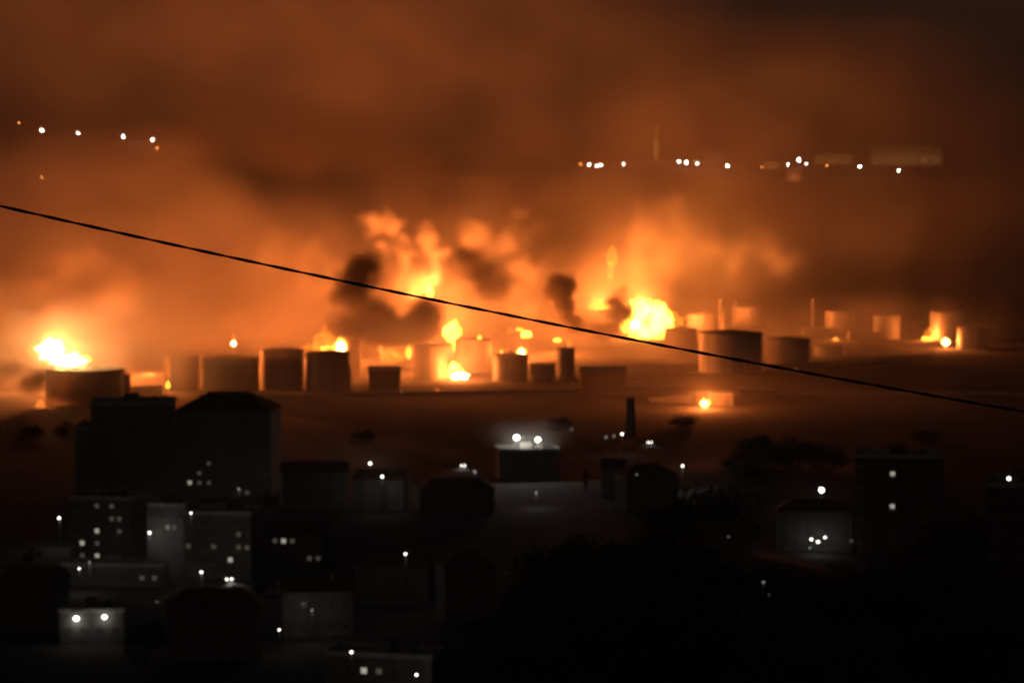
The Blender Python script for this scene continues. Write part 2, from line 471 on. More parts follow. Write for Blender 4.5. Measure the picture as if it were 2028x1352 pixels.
def shed(px0, px1, top, base, depth, label, pitch=0.0, mono=0.0, wall='render', roof='sheet', cat='shed', name='shed', doors=1, yoff=0.0):
    p = on_z((px0 + px1) / 2, base); k = ppm(p.y); w = (px1 - px0) * k; h = (base - top) * k
    root = empty(name, (p.x, p.y + yoff, terrain(p.x, p.y))); tag(root, label, cat)
    hw = w / 2
    def zt(x): return h + mono * x
    bm = bmesh.new()
    v = [bm.verts.new(c) for c in ((-hw, 0, 0), (hw, 0, 0), (hw, depth, 0), (-hw, depth, 0), (-hw, 0, zt(-hw)), (hw, 0, zt(hw)), (hw, depth, zt(hw)), (-hw, depth, zt(-hw)))]
    for f in ((0, 1, 5, 4), (1, 2, 6, 5), (2, 3, 7, 6), (3, 0, 4, 7)): bm.faces.new([v[i] for i in f])
    if pitch:
        for x in (-hw, hw):
            a = bm.verts.new((x, depth / 2, zt(x) + pitch)); bm.faces.new((bm.verts.new((x, 0, zt(x))), bm.verts.new((x, depth, zt(x))), a))
    link('wall', done(bm, 'wall'), M[wall], root)
    bm = bmesh.new(); e = 0.5
    def slab(q):
        lo = [bm.verts.new(c) for c in q]; hi = [bm.verts.new((c[0], c[1], c[2] + 0.18)) for c in q]
        bm.faces.new(lo[::-1]); bm.faces.new(hi)
        for i in range(4): bm.faces.new((lo[i], lo[(i + 1) % 4], hi[(i + 1) % 4], hi[i]))
    x0, x1 = -hw - e, hw + e
    if pitch:
        slab([(x0, -e, zt(x0) + 0.01 - pitch * e / depth * 2), (x1, -e, zt(x1) + 0.01 - pitch * e / depth * 2), (x1, depth / 2, zt(x1) + pitch + .01), (x0, depth / 2, zt(x0) + pitch + .01)])
        slab([(x0, depth / 2 + .003, zt(x0) + pitch + .01), (x1, depth / 2 + .003, zt(x1) + pitch + .01), (x1, depth + e, zt(x1) + .01 - pitch * e / depth * 2), (x0, depth + e, zt(x0) + .01 - pitch * e / depth * 2)])
    else:
        slab([(x0, -e, zt(x0) + 0.01), (x1, -e, zt(x1) + 0.01), (x1, depth + e, zt(x1) + 0.01), (x0, depth + e, zt(x0) + 0.01)])
    link('roof', done(bm, 'roof'), M[roof], root)
    dh = min(2.6, h * 0.75)
    for i in range(doors):
        x = -hw + w * (i + 0.5) / doors
        link('door', box_mesh('door', x - 1.1, x + 1.1, -0.06, 0.04, 0, dh), M['dark_steel'], root)
    return root
shed(1682, 1716, 657, 673, 12, 'small pump house with a dark roof and a lit wall, left of its dark twin', roof='dark_steel', name='pump_house', cat='pump house', wall='render')
shed(1720, 1743, 660, 673, 10, 'dark little pump house beside the lit one', roof='dark_steel', wall='dark_steel', name='pump_house', cat='pump house')
shed(1592, 1650, 651, 662, 14, 'pale low loading platform at the foot of the single thin chimney', name='loading_platform', cat='platform', doors=2)
shed(1286, 1372, 786, 797, 12, 'long low shed with a rising lit roof, left of the orange ground fire', mono=0.09, doors=3)
shed(1402, 1452, 778, 804, 14, 'short shed with a lit wall, right of the orange ground fire', doors=2)
shed(1466, 1540, 772, 779, 9, 'long low flat roofed shed lit along its roof, right of the short shed', mono=-0.05, doors=3)
shed(1050, 1100, 722, 758, 16, 'dark block shaped pump house between the squat tank and the slim cylinder', wall='concrete', doors=2, name='pump_house', cat='pump house')
shed(730, 792, 735, 772, 18, 'low dark shed in front of the bright orange tank', pitch=2.0, wall='brick', doors=3)
shed(1150, 1240, 738, 770, 20, 'wide dark shed right of the slim orange cylinder', pitch=2.5, wall='brick', doors=3)
shed(1725, 1867, 290, 318, 30, '', doors=5) if False else None

def wall_run(name, a, b, h, t, mat, label, cat='wall'):
    a, b = Vector(a), Vector(b); d = b - a; L = d.length
    root = empty(name, (a.x, a.y, terrain(a.x, a.y)), math.atan2(d.y, d.x)); tag(root, label, cat)
    n = max(1, int(L / 4)); g = 0.04
    me = box_mesh('panel', 0, L / n - g, -t / 2, t / 2, 0, h); me.materials.append(M[mat])
    for i in range(n):
        link('panel', me, None, root, loc=(i * L / n, 0, 0))
    link('coping', box_mesh('coping', -0.1, L + 0.1, -t / 2 - 0.08, t / 2 + 0.08, h + 0.003, h + 0.12), M['concrete'], root)
    return root
w0 = on_z(258, 782); w1 = on_z(322, 780)
wall_run('bund_wall', w0.xy, w1.xy, 4.2, 0.4, 'render', 'pale lit bund wall between the narrow vessel and the tank with the shining left side')
w0 = on_z(690, 782); w1 = on_z(1160, 775)
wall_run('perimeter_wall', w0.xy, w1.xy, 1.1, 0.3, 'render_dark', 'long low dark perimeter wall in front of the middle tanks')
def pipe_rack(a, b, h, label):
    a, b = Vector(a), Vector(b); dd = b - a; L = dd.length
    root = empty('pipe_rack', (a.x, a.y, terrain(a.x, a.y)), math.atan2(dd.y, dd.x)); tag(root, label, 'pipe rack')
    bm = bmesh.new()
    for z in (h, h * .55):
        for y in (-1.3, 1.3): tube(bm, (0, y, 0), (0, y, h + .2), .12, n=6)
        box(bm, -.1, .1, -1.5, 1.5, z - .12, z)
    fr = done(bm, 'frame'); fr.materials.append(M['dark_steel'])
    for i in range(int(L / 9) + 1): link('frame', fr, None, root, loc=(i * 9, 0, 0))
    for z in (h, h * .55):
        for i, y in enumerate((-1.1, -.5, .1, .7, 1.15)):
            bm = bmesh.new(); r_ = (.2, .28, .14, .22, .12)[i]; tube(bm, (-2, y, z + r_), (L + 2, y, z + r_), r_, n=8)
            link('pipe', done(bm, 'pipe'), M['steel'], root)
    return root
q0, q1 = on_z(1060, 768), on_z(1380, 758); pipe_rack(q0.xy, q1.xy, 5, 'long dark pipe rack between the slim cylinder and the large cable crossed tank')
q0, q1 = on_z(1520, 742), on_z(1840, 722); pipe_rack(q0.xy, q1.xy, 5, 'dim pipe rack in front of the low flat lit tank on the right')

# ---------------------------------------------------------------- fires
rng = random.Random(11)
def flame_mesh(w, h, d, rough, seed, point=0.35):
    bm = bmesh.new(); bmesh.ops.create_icosphere(bm, subdivisions=5 if w > 6 else 4, radius=1.0)
    o = Vector((seed * 3.1, seed * 1.7, seed * 2.3))
    for v in bm.verts:
        n = v.co.copy()
        n += 0.28 * rough * mnoise.noise_vector(n * 2.3 + o)
        k = 1 + rough * (mnoise.noise(n * 1.7 + o) + 0.8 * mnoise.noise(n * 4.1 + o) + 0.45 * mnoise.noise(n * 9 + o))
        z = n.z
        taper = 1 - point * max(0.0, z)
        up = 1.0 + (0.35 * max(0, mnoise.noise(Vector((n.x * 3, n.y * 3, 0)) + o)) if z > 0 else 0)
        v.co = Vector((n.x * k * taper * w / 2, n.y * k * taper * d / 2, z * k * up * h / 2))
    return done(bm, 'flame', True, False)
def fire(px, py, Y, label, flames, power, light_up=0.0, lr=2.5, rough=0.7, back=0.0, front=0.0):
    """flames: (dx, dy, width, height, tone) in photograph pixels"""
    c = at(px, py, Y); k = ppm(Y)
    root = empty('fire', c); tag(root, label, 'fire', 'fires burning in the depot')
    for i, (dx, dy, w, h, tone) in enumerate(flames):
        me = flame_mesh(w * k * .84, h * k * .84, max(w, h * 0.6) * k * 0.7, rough, px * 0.37 + i * 5.3)
        link('flame', me, M['fl_' + tone], root, loc=(dx * k, 0.4 * i, -dy * k))
    big = max(flames, key=lambda f: f[2] * f[3] if f[4] in ('yellow', 'white') else 0)
    if big[4] in ('yellow', 'white') and big[2] > 12:     # small torn tongues round the brightest body
        for i in range(9):
            a = rng.uniform(-.2, math.pi + .2); w = rng.uniform(.1, .24) * big[2]; h = w * rng.uniform(1.0, 2.4)
            me = flame_mesh(w * k, h * k, w * k, .7, px * .11 + i * 3.7, .7)
            link('flame', me, M['fl_orange' if i % 3 == 0 else 'fl_yellow'], root, loc=((big[0] + math.cos(a) * big[2] * .5) * k, rng.uniform(-1, 1), (-big[1] + math.sin(a) * big[3] * .5 - .05 * big[3]) * k), rot=(0, rng.uniform(-.5, .5), 0))
    if power:
        ld = bpy.data.lights.new('fire_light', 'POINT'); ld.energy = power * FIRE; ld.color = (1.0, 0.2, 0.032); ld.shadow_soft_size = lr
        lo = bpy.data.objects.new('fire_light', ld); C.objects.link(lo); lo.parent = root; lo.location = (0, back, light_up * k)
    if front:                                             # the near side of a wide blaze
        ld = bpy.data.lights.new('fire_light', 'POINT'); ld.energy = front * FIRE; ld.color = (1.0, 0.2, 0.032); ld.shadow_soft_size = lr
        lo = bpy.data.objects.new('fire_light', ld); C.objects.link(lo); lo.parent = root; lo.location = (0, 0, 10 * k)
    return root
fire(112, 702, 1372, 'twin white hot blaze over the burning left end tank',
     [(-12, -12, 40, 34, 'white'), (27, 12, 66, 22, 'white'), (-10, -12, 48, 42, 'yellow'), (26, 12, 72, 28, 'yellow'), (-55, -25, 30, 46, 'dim'), (-72, 5, 40, 60, 'dim'), (-45, -40, 18, 34, 'dim'), (-48, -8, 26, 22, 'orange'), (20, -10, 130, 70, 'dim')], 6.4e5, -12, back=150, front=4e4)
fire(463, 680, 1530, 'tiny white flare at the tip of the thin flare stack', [(0, 0, 9, 10, 'white'), (0, -12, 6, 16, 'orange'), (0, 16, 6, 26, 'dim')], 1.2e4)
fire(675, 686, 1640, 'round white flame above the shoulder of the dark front row', [(0, 2, 21, 22, 'white'), (0, 0, 28, 30, 'yellow'), (0, -14, 10, 14, 'yellow')], 1.3e5, 6)
fire(640, 682, 1655, 'broad orange blaze left of the round white flame', [(4, -2, 50, 46, 'orange'), (8, 4, 34, 26, 'orange'), (-28, 10, 40, 18, 'orange'), (6, 8, 16, 10, 'yellow')], 1.2e5, 6)
fire(896, 658, 1740, 'tall yellow blaze at the edge of the black smoke clump', [(0, 0, 32, 40, 'yellow'), (-2, 2, 26, 32, 'yellow'), (8, 22, 12, 36, 'yellow'), (12, -35, 60, 70, 'dim')], 3.6e5, 14, back=20)
fire(905, 738, 1500, 'low yellow ground fire in front of the orange lit tank', [(-2, -2, 28, 30, 'yellow'), (5, 6, 30, 12, 'white'), (-6, -14, 14, 16, 'yellow'), (-14, 5, 14, 10, 'yellow')], 6e4, 8)
fire(851, 581, 1700, 'small yellow flame high in the smoke just under the cable', [(0, 0, 13, 24, 'yellow'), (-5, 6, 40, 46, 'dim'), (-30, 12, 20, 20, 'dim')], 1.0e5, 0, back=45)
fire(812, 600, 1715, 'orange fire glowing through the smoke above the black clump', [(0, 0, 60, 40, 'dim'), (-18, -30, 30, 60, 'dim')], 1.7e5, 10, back=80)
fire(1033, 698, 1640, 'round white fireball dot above the squat dark tank', [(0, 0, 12, 13, 'white'), (0, 0, 16, 17, 'yellow'), (0, -25, 14, 40, 'dim')], 5e4, 6)
fire(1039, 662, 1690, 'slanting yellow flame above the round white fireball dot', [(4, 0, 20, 11, 'yellow'), (-10, -10, 16, 6, 'yellow'), (2, 2, 22, 10, 'yellow'), (-28, -8, 14, 10, 'orange')], 1.0e5, 4)
fire(1104, 674, 1720, 'small flat yellow flame above the slim bright orange cylinder', [(0, 0, 13, 7, 'yellow'), (2, 0, 18, 9, 'orange')], 4e4, 3)
fire(1127, 682, 1700, 'small dull orange flame right above the slim bright orange cylinder', [(0, 0, 8, 14, 'orange')], 1e4, 3)
fire(950, 668, 1535, 'small yellow flame on the roof of the orange lit tank', [(0, 0, 8, 7, 'yellow')], 1.0e4, 3)
fire(993, 697, 1560, 'tiny yellow flame on the left of the squat dark tank roof', [(0, 0, 5, 8, 'yellow')], 6e3, 3)
fire(853, 679, 1520, 'tiny yellow flame on the roof of the dark tank by the yellow blaze', [(0, 0, 8, 6, 'yellow')], 6e3, 3)
fire(809, 696, 1545, 'narrow yellow flame on the right side of the bright orange tank', [(0, 0, 10, 30, 'yellow'), (2, -10, 16, 26, 'orange')], 3e4, 0)
fire(785, 690, 1560, 'ragged orange flames over the roof of the bright orange tank', [(-24, -4, 26, 34, 'orange'), (5, 4, 50, 30, 'orange'), (-8, 18, 50, 18, 'orange')], 0)
fire(1286, 636, 1862, 'largest yellow blaze, star shaped, right of the ragged black smoke puff',
     [(0, 2, 80, 66, 'yellow'), (-4, 0, 70, 60, 'yellow'), (-20, -22, 30, 46, 'yellow'), (16, -24, 14, 34, 'yellow'), (26, 4, 46, 36, 'yellow'), (-30, 10, 46, 28, 'yellow'), (4, 20, 50, 30, 'yellow'), (-28, 6, 14, 14, 'white'), (50, 0, 40, 30, 'orange')], 3.7e5, 25, rough=0.85, back=75)
fire(1188, 605, 1900, 'flat orange blaze between the two black smoke columns', [(0, 0, 46, 18, 'orange'), (8, 3, 34, 10, 'orange'), (12, 4, 18, 5, 'yellow'), (-10, -4, 70, 34, 'dim')], 1.6e5, 6)
fire(1212, 520, 1850, 'torch shaped orange flame hanging high above the flat orange blaze', [(0, -12, 24, 44, 'orange'), (-3, 16, 14, 40, 'orange')], 4e4, 0, rough=0.25)
fire(1395, 799, 1322, 'small white and orange ground fire between the low sheds', [(0, 0, 11, 9, 'white'), (1, 0, 18, 15, 'yellow'), (-4, -2, 36, 16, 'dim')], 4e4, 12, lr=1)
fire(1446, 660, 1900, 'small orange fire at the foot of the paired stacks', [(0, 0, 20, 13, 'orange'), (-2, 0, 40, 16, 'dim')], 3e4, 4)
fire(1405, 640, 1925, 'orange fire glowing behind the paired stacks', [(10, 14, 20, 22, 'dim')], 4e4, 8)
fire(1838, 669, 1845, 'low orange fire left of the white ground flame at the right end', [(0, 2, 20, 7, 'yellow'), (4, -8, 26, 24, 'orange')], 2.5e4, 5)
fire(1873, 677, 1765, 'white ground flame in front of the dim right end tanks', [(0, 0, 12, 12, 'white'), (0, 0, 16, 15, 'yellow'), (0, 8, 24, 30, 'dim')], 2.5e4, 5)
fire(1655, 671, 1850, 'tiny yellow fire in front of the dull orange tank', [(0, 0, 7, 4, 'yellow'), (0, 0, 14, 8, 'orange')], 1.2e4, 4)
fire(331, 738, 1420, 'tall thin glow strips added as the shine on the left side of a front row tank', [(3, -10, 8, 44, 'orange'), (-5, -8, 6, 50, 'dim'), (1, 24, 8, 18, 'yellow')], 4e3, 0, lr=1, back=14)  # flame-shaped glow put in for the reflected shine on the tank edge
fire(80, 801, 1335, 'dull orange fire at the foot of the burning left end tank', [(0, 0, 16, 18, 'orange'), (14, -4, 60, 24, 'dim')], 4e3, 4, lr=1)
fire(866, 771, 1425, 'tiny dull ember on the dark ground in front of the tanks', [(0, 0, 8, 5, 'orange')], 0)
fire(296, 742, 1545, 'orange fire behind the pale lit bund wall', [(0, 22, 60, 18, 'dim')], 4e4, 5)
fire(520, 690, 1580, 'hidden fire glowing behind the dark front row tanks', [(0, 0, 40, 20, 'dim')], 6e4, 10)

# ---------------------------------------------------------------- smoke
pale = smoke_mat('pale_smoke', (0.93, 0.9, 0.86), 1.0, 0.15)
brown = smoke_mat('brown_smoke', (0.17, 0.155, 0.14), 1.0, 0.0)
black = smoke_mat('black_smoke', (0.15, 0.13, 0.115), 1.0, 0.0)
smoke_volume('smoke', 'wide glowing bank of smoke behind the whole depot', pale, [
  blob(500, 600, 1960, 1150, 250, 300, .0060, .2),
  blob(20, 540, 1900, 760, 300, 300, .0120, .2),
  blob(250, 50, 2120, 1250, 350, 340, .0064, .2),
  blob(1430, 330, 2050, 1080, 440, 300, .0021, .2),
], 6.5, 60, 0.007, .75, .016, 3.0, (1, .6, 1.35))
smoke_volume('smoke', 'orange lit billows rising over the largest yellow blaze', pale,
  cluster([(1275, 560, 30), (1290, 490, 60), (1330, 410, 50)], 1850, 26, 30, 40, 22, .009, 3) + cluster([(1310, 530, 50), (1420, 480, 80), (1560, 540, 60)], 1850, 30, 32, 40, 25, .010, 4)
  + [blob(1335, 455, 1855, 120, 105, 34, .007, .15), blob(1450, 520, 1855, 170, 85, 40, .0055, .15)],
  2.6, 10, 0.04, .8, .08)
smoke_volume('smoke', 'bright billowing smoke clouds over the middle of the depot', pale,
  cluster([(820, 590, 30), (800, 520, 60), (775, 460, 40), (735, 430, 10)], 1745, 34, 24, 24, 14, .022, 5) + cluster([(850, 560, 24), (868, 500, 18), (830, 455, 30)], 1740, 12, 20, 20, 8, .03, 6)
  + cluster([(1020, 640, 40), (1065, 560, 36), (1010, 480, 60), (920, 480, 50)], 1770, 34, 28, 32, 18, .012, 7) + cluster([(660, 590, 40), (600, 510, 60), (500, 490, 60)], 1780, 26, 34, 44, 20, .008, 8),
  1.9, 7, 0.06, .6, .12)
smoke_volume('smoke', 'orange smoke swelling up behind the burning left end tank', pale,
  cluster([(90, 660, 60), (150, 590, 100), (250, 560, 110)], 1570, 34, 40, 60, 25, .0045, 9), 2.4, 9, 0.05, .75, .1)
smoke_volume('smoke', 'smoky veil drifting low among the tanks', pale, [
  blob(200, 680, 1385, 520, 150, 45, .026, .1), blob(760, 680, 1480, 460, 140, 50, .018, .1), blob(1300, 680, 1650, 330, 90, 50, .014, .1), blob(1225, 710, 1500, 110, 50, 20, .018, .2),
  blob(1500, 690, 1640, 300, 90, 60, .019, .1), blob(1750, 650, 1700, 330, 90, 50, .014, .1), blob(60, 720, 1335, 120, 90, 20, .016, .2),
], 3.5, 16, 0.03, .75)
smoke_volume('smoke', 'low ground haze between the depot and the town', pale, [
  blob(700, 800, 1290, 1300, 110, 150, .0022, .1), blob(1500, 800, 1330, 900, 100, 150, .0016, .1), blob(350, 960, 960, 600, 150, 120, .0016, .1)], 9, 20, .01, .6)
smoke_volume('smoke', 'dark brown smoke bank drifting high above the depot', brown, [
  blob(560, 280, 1600, 420, 110, 70, .015, .2), blob(790, 365, 1600, 120, 90, 60, .019, .2), blob(1080, 430, 1620, 120, 50, 50, .005, .2), blob(1000, 320, 1630, 320, 60, 60, .004, .2),
], 5, 30, 0.012, .8, .03, 1.0, (1, .7, 1.8))
smoke_volume('smoke', 'brown smoke rolling over the front of the burning left end tank', brown,
  cluster([(20, 740, 40), (90, 760, 40), (190, 785, 24)], 1322, 18, 30, 26, 8, .09, 12), 1.5, 5, .09, .8)
smoke_volume('smoke', 'glowing smoke hiding the foot of the burning left end tank', pale, [
  blob(90, 755, 1326, 150, 62, 12, .035, .15), blob(30, 700, 1330, 80, 60, 14, .02, .15)], 1.8, 6, .07, .8, .12)
smoke_volume('smoke', 'large black smoke clump in front of the bright middle fires', black,
  cluster([(700, 660, 60), (695, 600, 40), (706, 540, 20), (728, 520, 12)], 1512, 24, 40, 34, 9, .11, 21, .35) + cluster([(745, 640, 26), (765, 622, 18)], 1506, 7, 36, 32, 7, .2, 22, .35)
  + cluster([(770, 660, 26), (830, 650, 34), (850, 628, 24)], 1505, 18, 38, 34, 9, .17, 23, .35), 1.15, 4.5, 0.1, .6, .25)
smoke_volume('smoke', 'soft dark smoke behind the tall yellow blaze', brown,
  cluster([(985, 610, 40), (950, 540, 40), (930, 500, 30)], 1640, 20, 38, 36, 14, .06, 24), 1.8, 6, 0.07, .6)
smoke_volume('smoke', 'leaning black smoke column left of the flat orange blaze', black,
  cluster([(1138, 660, 12), (1122, 620, 12), (1102, 575, 14), (1120, 562, 12)], 1700, 18, 26, 28, 7, .19, 25, .35), 1.1, 4, 0.1, .6, .25)
smoke_volume('smoke', 'ragged black smoke puff against the largest yellow blaze', black,
  cluster([(1195, 665, 30), (1224, 630, 22), (1212, 580, 14)], 1780, 22, 24, 19, 8, .2, 26, .3), 1.0, 5, 0.16, .85, .35)

# ---------------------------------------------------------------- far ridge: tower, long buildings, lamps
def ridge_point(px, py, dz=0.0):
    """first point of the sight line through a pixel that meets the ridge surface raised by dz"""
    d = ray(px, py); Y = 2800.0
    while Y < 6000:
        p = Vector((0, 0, H)) + d * (Y / d.y)
        if p.z <= ridge(p.x, p.y) - 0.4 + dz: return p
        Y += 4
    return at(px, py, 3950)
def ridge_building(px0, px1, top, base, depth, label, name='warehouse', cat='warehouse', wall='render', added_fill=2200):
    p = ridge_point((px0 + px1) / 2, base); k = ppm(p.y); w = (px1 - px0) * k; h = (base - top) * k
    root = empty(name, (p.x, p.y, p.z)); tag(root, label, cat)
    link('wall', box_mesh('wall', -w / 2, w / 2, 0, depth, -6, h), M[wall], root)
    link('roof', box_mesh('roof', -w / 2 - .8, w / 2 + .8, -.8, depth + .8, h + .003, h + .6), M['sheet'], root)
    n = max(2, int(w / 9))
    me = box_mesh('door', -1.8, 1.8, -.08, .05, 0, min(4.5, h * .6)); me.materials.append(M['dark_steel'])
    for i in range(n): link('door', me, None, root, loc=(-w / 2 + w * (i + .5) / n, 0, 0))
    n = max(1, int(w / 14))
    for i in range(n):                                    # added lights and their boxes, made up to brighten the front wall
        x = -w / 2 + w * (i + .5) / n
        link('added_floodlight', box_mesh('added_floodlight', x - .4, x + .4, -9.4, -9, -1, 1.2), M['dark_steel'], root)
        ld = bpy.data.lights.new('added_fill', 'POINT'); ld.energy = added_fill; ld.color = (1, .42, .13); ld.shadow_soft_size = .4
        lo = bpy.data.objects.new('added_fill', ld); C.objects.link(lo); lo.parent = root; lo.location = (x, -8.4, 1.6)
    return root
ridge_building(1725, 1867, 291, 319, 40, 'very long pale warehouse alone on the ridge at the far right')
ridge_building(1612, 1688, 306, 322, 30, 'low pale warehouse on the ridge left of the very long one')
ridge_building(1512, 1545, 321, 331, 18, 'small orange lit building among the white lamps on the ridge', wall='tile', added_fill=5000)
ridge_building(1556, 1590, 334, 354, 20, 'square reddish lit building just below the ridge lamps', wall='tile', added_fill=7000)
ridge_building(1392, 1432, 304, 330, 20, 'dim blocky building on the ridge between the paired lamps and a single lamp', wall='render_grey')
tp = ridge_point(1299, 318); k = ppm(tp.y)
tower = empty('tower', tp)
for q in (-8, 8):  # two lights added before the tower to brighten its shaft
    ld = bpy.data.lights.new('added_fill', 'POINT'); ld.energy = 9e3; ld.color = (1, .42, .13); ld.shadow_soft_size = .4
    lo = bpy.data.objects.new('added_fill', ld); C.objects.link(lo); lo.parent = tower; lo.location = (q, -16, 14)
tag(tower, 'lone slender pale tower on the far ridge above the row of white lamps', 'tower')
bm = bmesh.new(); lathe(bm, [(4.2, -8), (3.2, 60 * k), (3.2, 62 * k)], 20); link('shaft', done(bm, 'shaft'), M['render'], tower)
bm = bmesh.new(); lathe(bm, [(4.0, 60 * k), (4.4, 62 * k), (4.4, 67 * k), (3.4, 70 * k), (0, 73 * k)], 20); link('head', done(bm, 'head'), M['render'], tower)

# ---------------------------------------------------------------- street lamps
def sphere_mesh(name, r, sx=1, sy=1, sz=1):
    bm = bmesh.new(); bmesh.ops.create_icosphere(bm, subdivisions=2, radius=r)
    for v in bm.verts: v.co = Vector((v.co.x * sx, v.co.y * sy, v.co.z * sz))
    return done(bm, name, True)
_lm = {}
def lamp_parts(h, r, tone, arm):
    key = (round(h, 1), round(r, 2), tone, arm)
    if key not in _lm:
        bm = bmesh.new(); tube(bm, (0, 0, -1), (0, 0, h + .3), .11, .06, 8); pole = done(bm, 'pole'); pole.materials.append(M['dark_steel'])
        bm = bmesh.new(); tube(bm, (0, 0, h + .25), (0, -arm, h + r * .8 + .1), .05, .04, 6)
        box(bm, -.2, .2, -arm - .35, -arm + .3, h + r * .75, h + r * .75 + .12); am = done(bm, 'arm'); am.materials.append(M['dark_steel'])
        bl = sphere_mesh('bulb', r); bl.materials.append(M[tone])
        _lm[key] = (pole, am, bl)
    return _lm[key]
def street_lamp(pos, ground_z, r, tone, label, power=0.0, group='street lamps', name='street_lamp', col=(1, .96, .85)):
    """pos: where the bulb is; the pole stands on the ground below it"""
    arm = .9; h = max(2.2, pos.z - ground_z)
    pole, am, bl = lamp_parts(h, r, tone, arm)
    root = empty(name, (pos.x, pos.y + arm, pos.z - h)); tag(root, label, 'street lamp', group)
    link('pole', pole, None, root); link('arm', am, None, root)
    link('bulb', bl, None, root, loc=(0, -arm, h))
    if power:
        ld = bpy.data.lights.new('lamp_light', 'POINT'); ld.energy = power * LAMP; ld.color = col; ld.shadow_soft_size = .25
        lo = bpy.data.objects.new('lamp_light', ld); C.objects.link(lo); lo.parent = root; lo.location = (0, -arm, h - r - .15)
    return root
def town_lamp(px, py, size, tone, label, power=0.0, h=8.0):
    p = on_z(px, py, h)
    for _ in range(12):                                   # slide along the sight line until the bulb is h above the terrain
        p = on_z(px, py, terrain(p.x, p.y) + h)
    return street_lamp(p, terrain(p.x, p.y), max(.16, size * .5 * ppm(p.y) * .4), tone, label, power)
def ridge_lamp(px, py, size, tone, label, power=0.0):
    p = ridge_point(px, py, 9.0)
    gz = ridge(p.x, p.y) - .4
    if p.z - gz > 40: gz = p.z - 40
    return street_lamp(p, gz, size * .5 * ppm(p.y) * .28, tone, label, power, 'lamps along the far ridge', col=(1, .5, .2))
for a in [
 (38, 244, 4, 'bulb_smoke_orange', 'faint orange lamp, first of the sparse lamps on the left ridge'),
 (83, 258, 8, 'bulb_smoke', 'brightest white lamp of the four spread along the left ridge'),
 (155, 264, 6, 'bulb_smoke', 'small white lamp second from the left of the four on the left ridge'),
 (244, 271, 6, 'bulb_smoke', 'small white lamp third from the left of the four on the left ridge'),
 (302, 276, 7, 'bulb_smoke', 'white lamp at the right end of the left ridge, above a dull orange one'),
 (311, 294, 7, 'bulb_smoke_orange', 'dull orange lamp close below the last white lamp of the left ridge'),
 (83, 351, 8, 'bulb_smoke_orange', 'lone dull orange lamp low on the left ridge slope'),
 (1150, 325, 7, 'bulb_far_orange', 'small orange lamp at the left end of the right hand ridge row'),
 (1167, 326, 8, 'bulb_far', 'white lamp beside the small orange one at the left of the ridge row'),
 (1181, 329, 7, 'bulb_far', 'lower white lamp of the close pair in the left cluster of the ridge row'),
 (1190, 327, 7, 'bulb_far', 'upper white lamp of the close pair in the left cluster of the ridge row'),
 (1235, 325, 7, 'bulb_far', 'white lamp alone left of the slender tower'),
 (1345, 320, 9, 'bulb_far', 'left lamp of the bright white pair right of the slender tower'),
 (1359, 322, 11, 'bulb_far', 'right lamp of the bright white pair right of the slender tower'),
 (1381, 324, 7, 'bulb_far', 'smaller white lamp trailing the bright pair on the ridge'),
 (1441, 329, 12, 'bulb_far', 'large white lamp alone right of the dim blocky building on the ridge'),
 (1509, 331, 6, 'bulb_far_orange', 'orange lamp at the left of the small orange lit building'),
 (1561, 326, 6, 'bulb_far', 'small white lamp left of the highest lamp of the ridge row'),
 (1582, 317, 13, 'bulb_far', 'highest and bluest lamp of the ridge row, above the square reddish building'),
 (1597, 325, 6, 'bulb_far', 'faint white lamp low to the right of the highest ridge lamp'),
 (1638, 328, 7, 'bulb_far_orange', 'orange white lamp in front of the low pale warehouse'),
 (1703, 330, 11, 'bulb_far', 'white lamp left of the very long pale warehouse'),
 (1780, 338, 8, 'bulb_far', 'white lamp below the very long pale warehouse, last of the row'),
]: ridge_lamp(*a)

# ---------------------------------------------------------------- town buildings
_wm = {}
def window_mesh(w, h, glass):
    key = (round(w, 2), round(h, 2), glass)
    if key not in _wm:
        bm = bmesh.new(); t = .07
        for (x0, x1, z0, z1) in ((-w / 2, w / 2, 0, t), (-w / 2, w / 2, h - t, h), (-w / 2, -w / 2 + t, t, h - t), (w / 2 - t, w / 2, t, h - t), (-t / 2, t / 2, t, h - t)):
            box(bm, x0, x1, -.04, .04, z0, z1)
        fr = done(bm, 'frame'); fr.materials.append(M['render'])
        pn = box_mesh('pane', -w / 2 + t - .01, w / 2 - t + .01, -.01, .012, t - .01, h - t + .01); pn.materials.append(M[glass])
        _wm[key] = (fr, pn)
    return _wm[key]
def facade(bm, W, Ht, cols, rows, ww, wh, inset=.25):
    """front wall on y=0 with real openings; cols: window centres, rows: sill heights"""
    xs_ = sorted({-W / 2, W / 2} | {c - ww / 2 for c in cols} | {c + ww / 2 for c in cols})
    zs_ = sorted({0.0, Ht} | set(rows) | {r_ + wh for r_ in rows})
    def opening(x, z): return any(abs(x - c) < ww / 2 for c in cols) and any(r_ < z < r_ + wh for r_ in rows)
    def quad(*q): bm.faces.new([bm.verts.new(c) for c in q])
    for x0, x1 in zip(xs_, xs_[1:]):
        for z0, z1 in zip(zs_, zs_[1:]):
            if x1 - x0 < 1e-4 or z1 - z0 < 1e-4: continue
            if opening((x0 + x1) / 2, (z0 + z1) / 2):
                quad((x0, 0, z0), (x0, inset, z0), (x0, inset, z1), (x0, 0, z1)); quad((x1, 0, z0), (x1, 0, z1), (x1, inset, z1), (x1, inset, z0))
                quad((x0, 0, z0), (x1, 0, z0), (x1, inset, z0), (x0, inset, z0)); quad((x0, 0, z1), (x0, inset, z1), (x1, inset, z1), (x1, 0, z1))
            else: quad((x0, 0, z0), (x1, 0, z0), (x1, 0, z1), (x0, 0, z1))
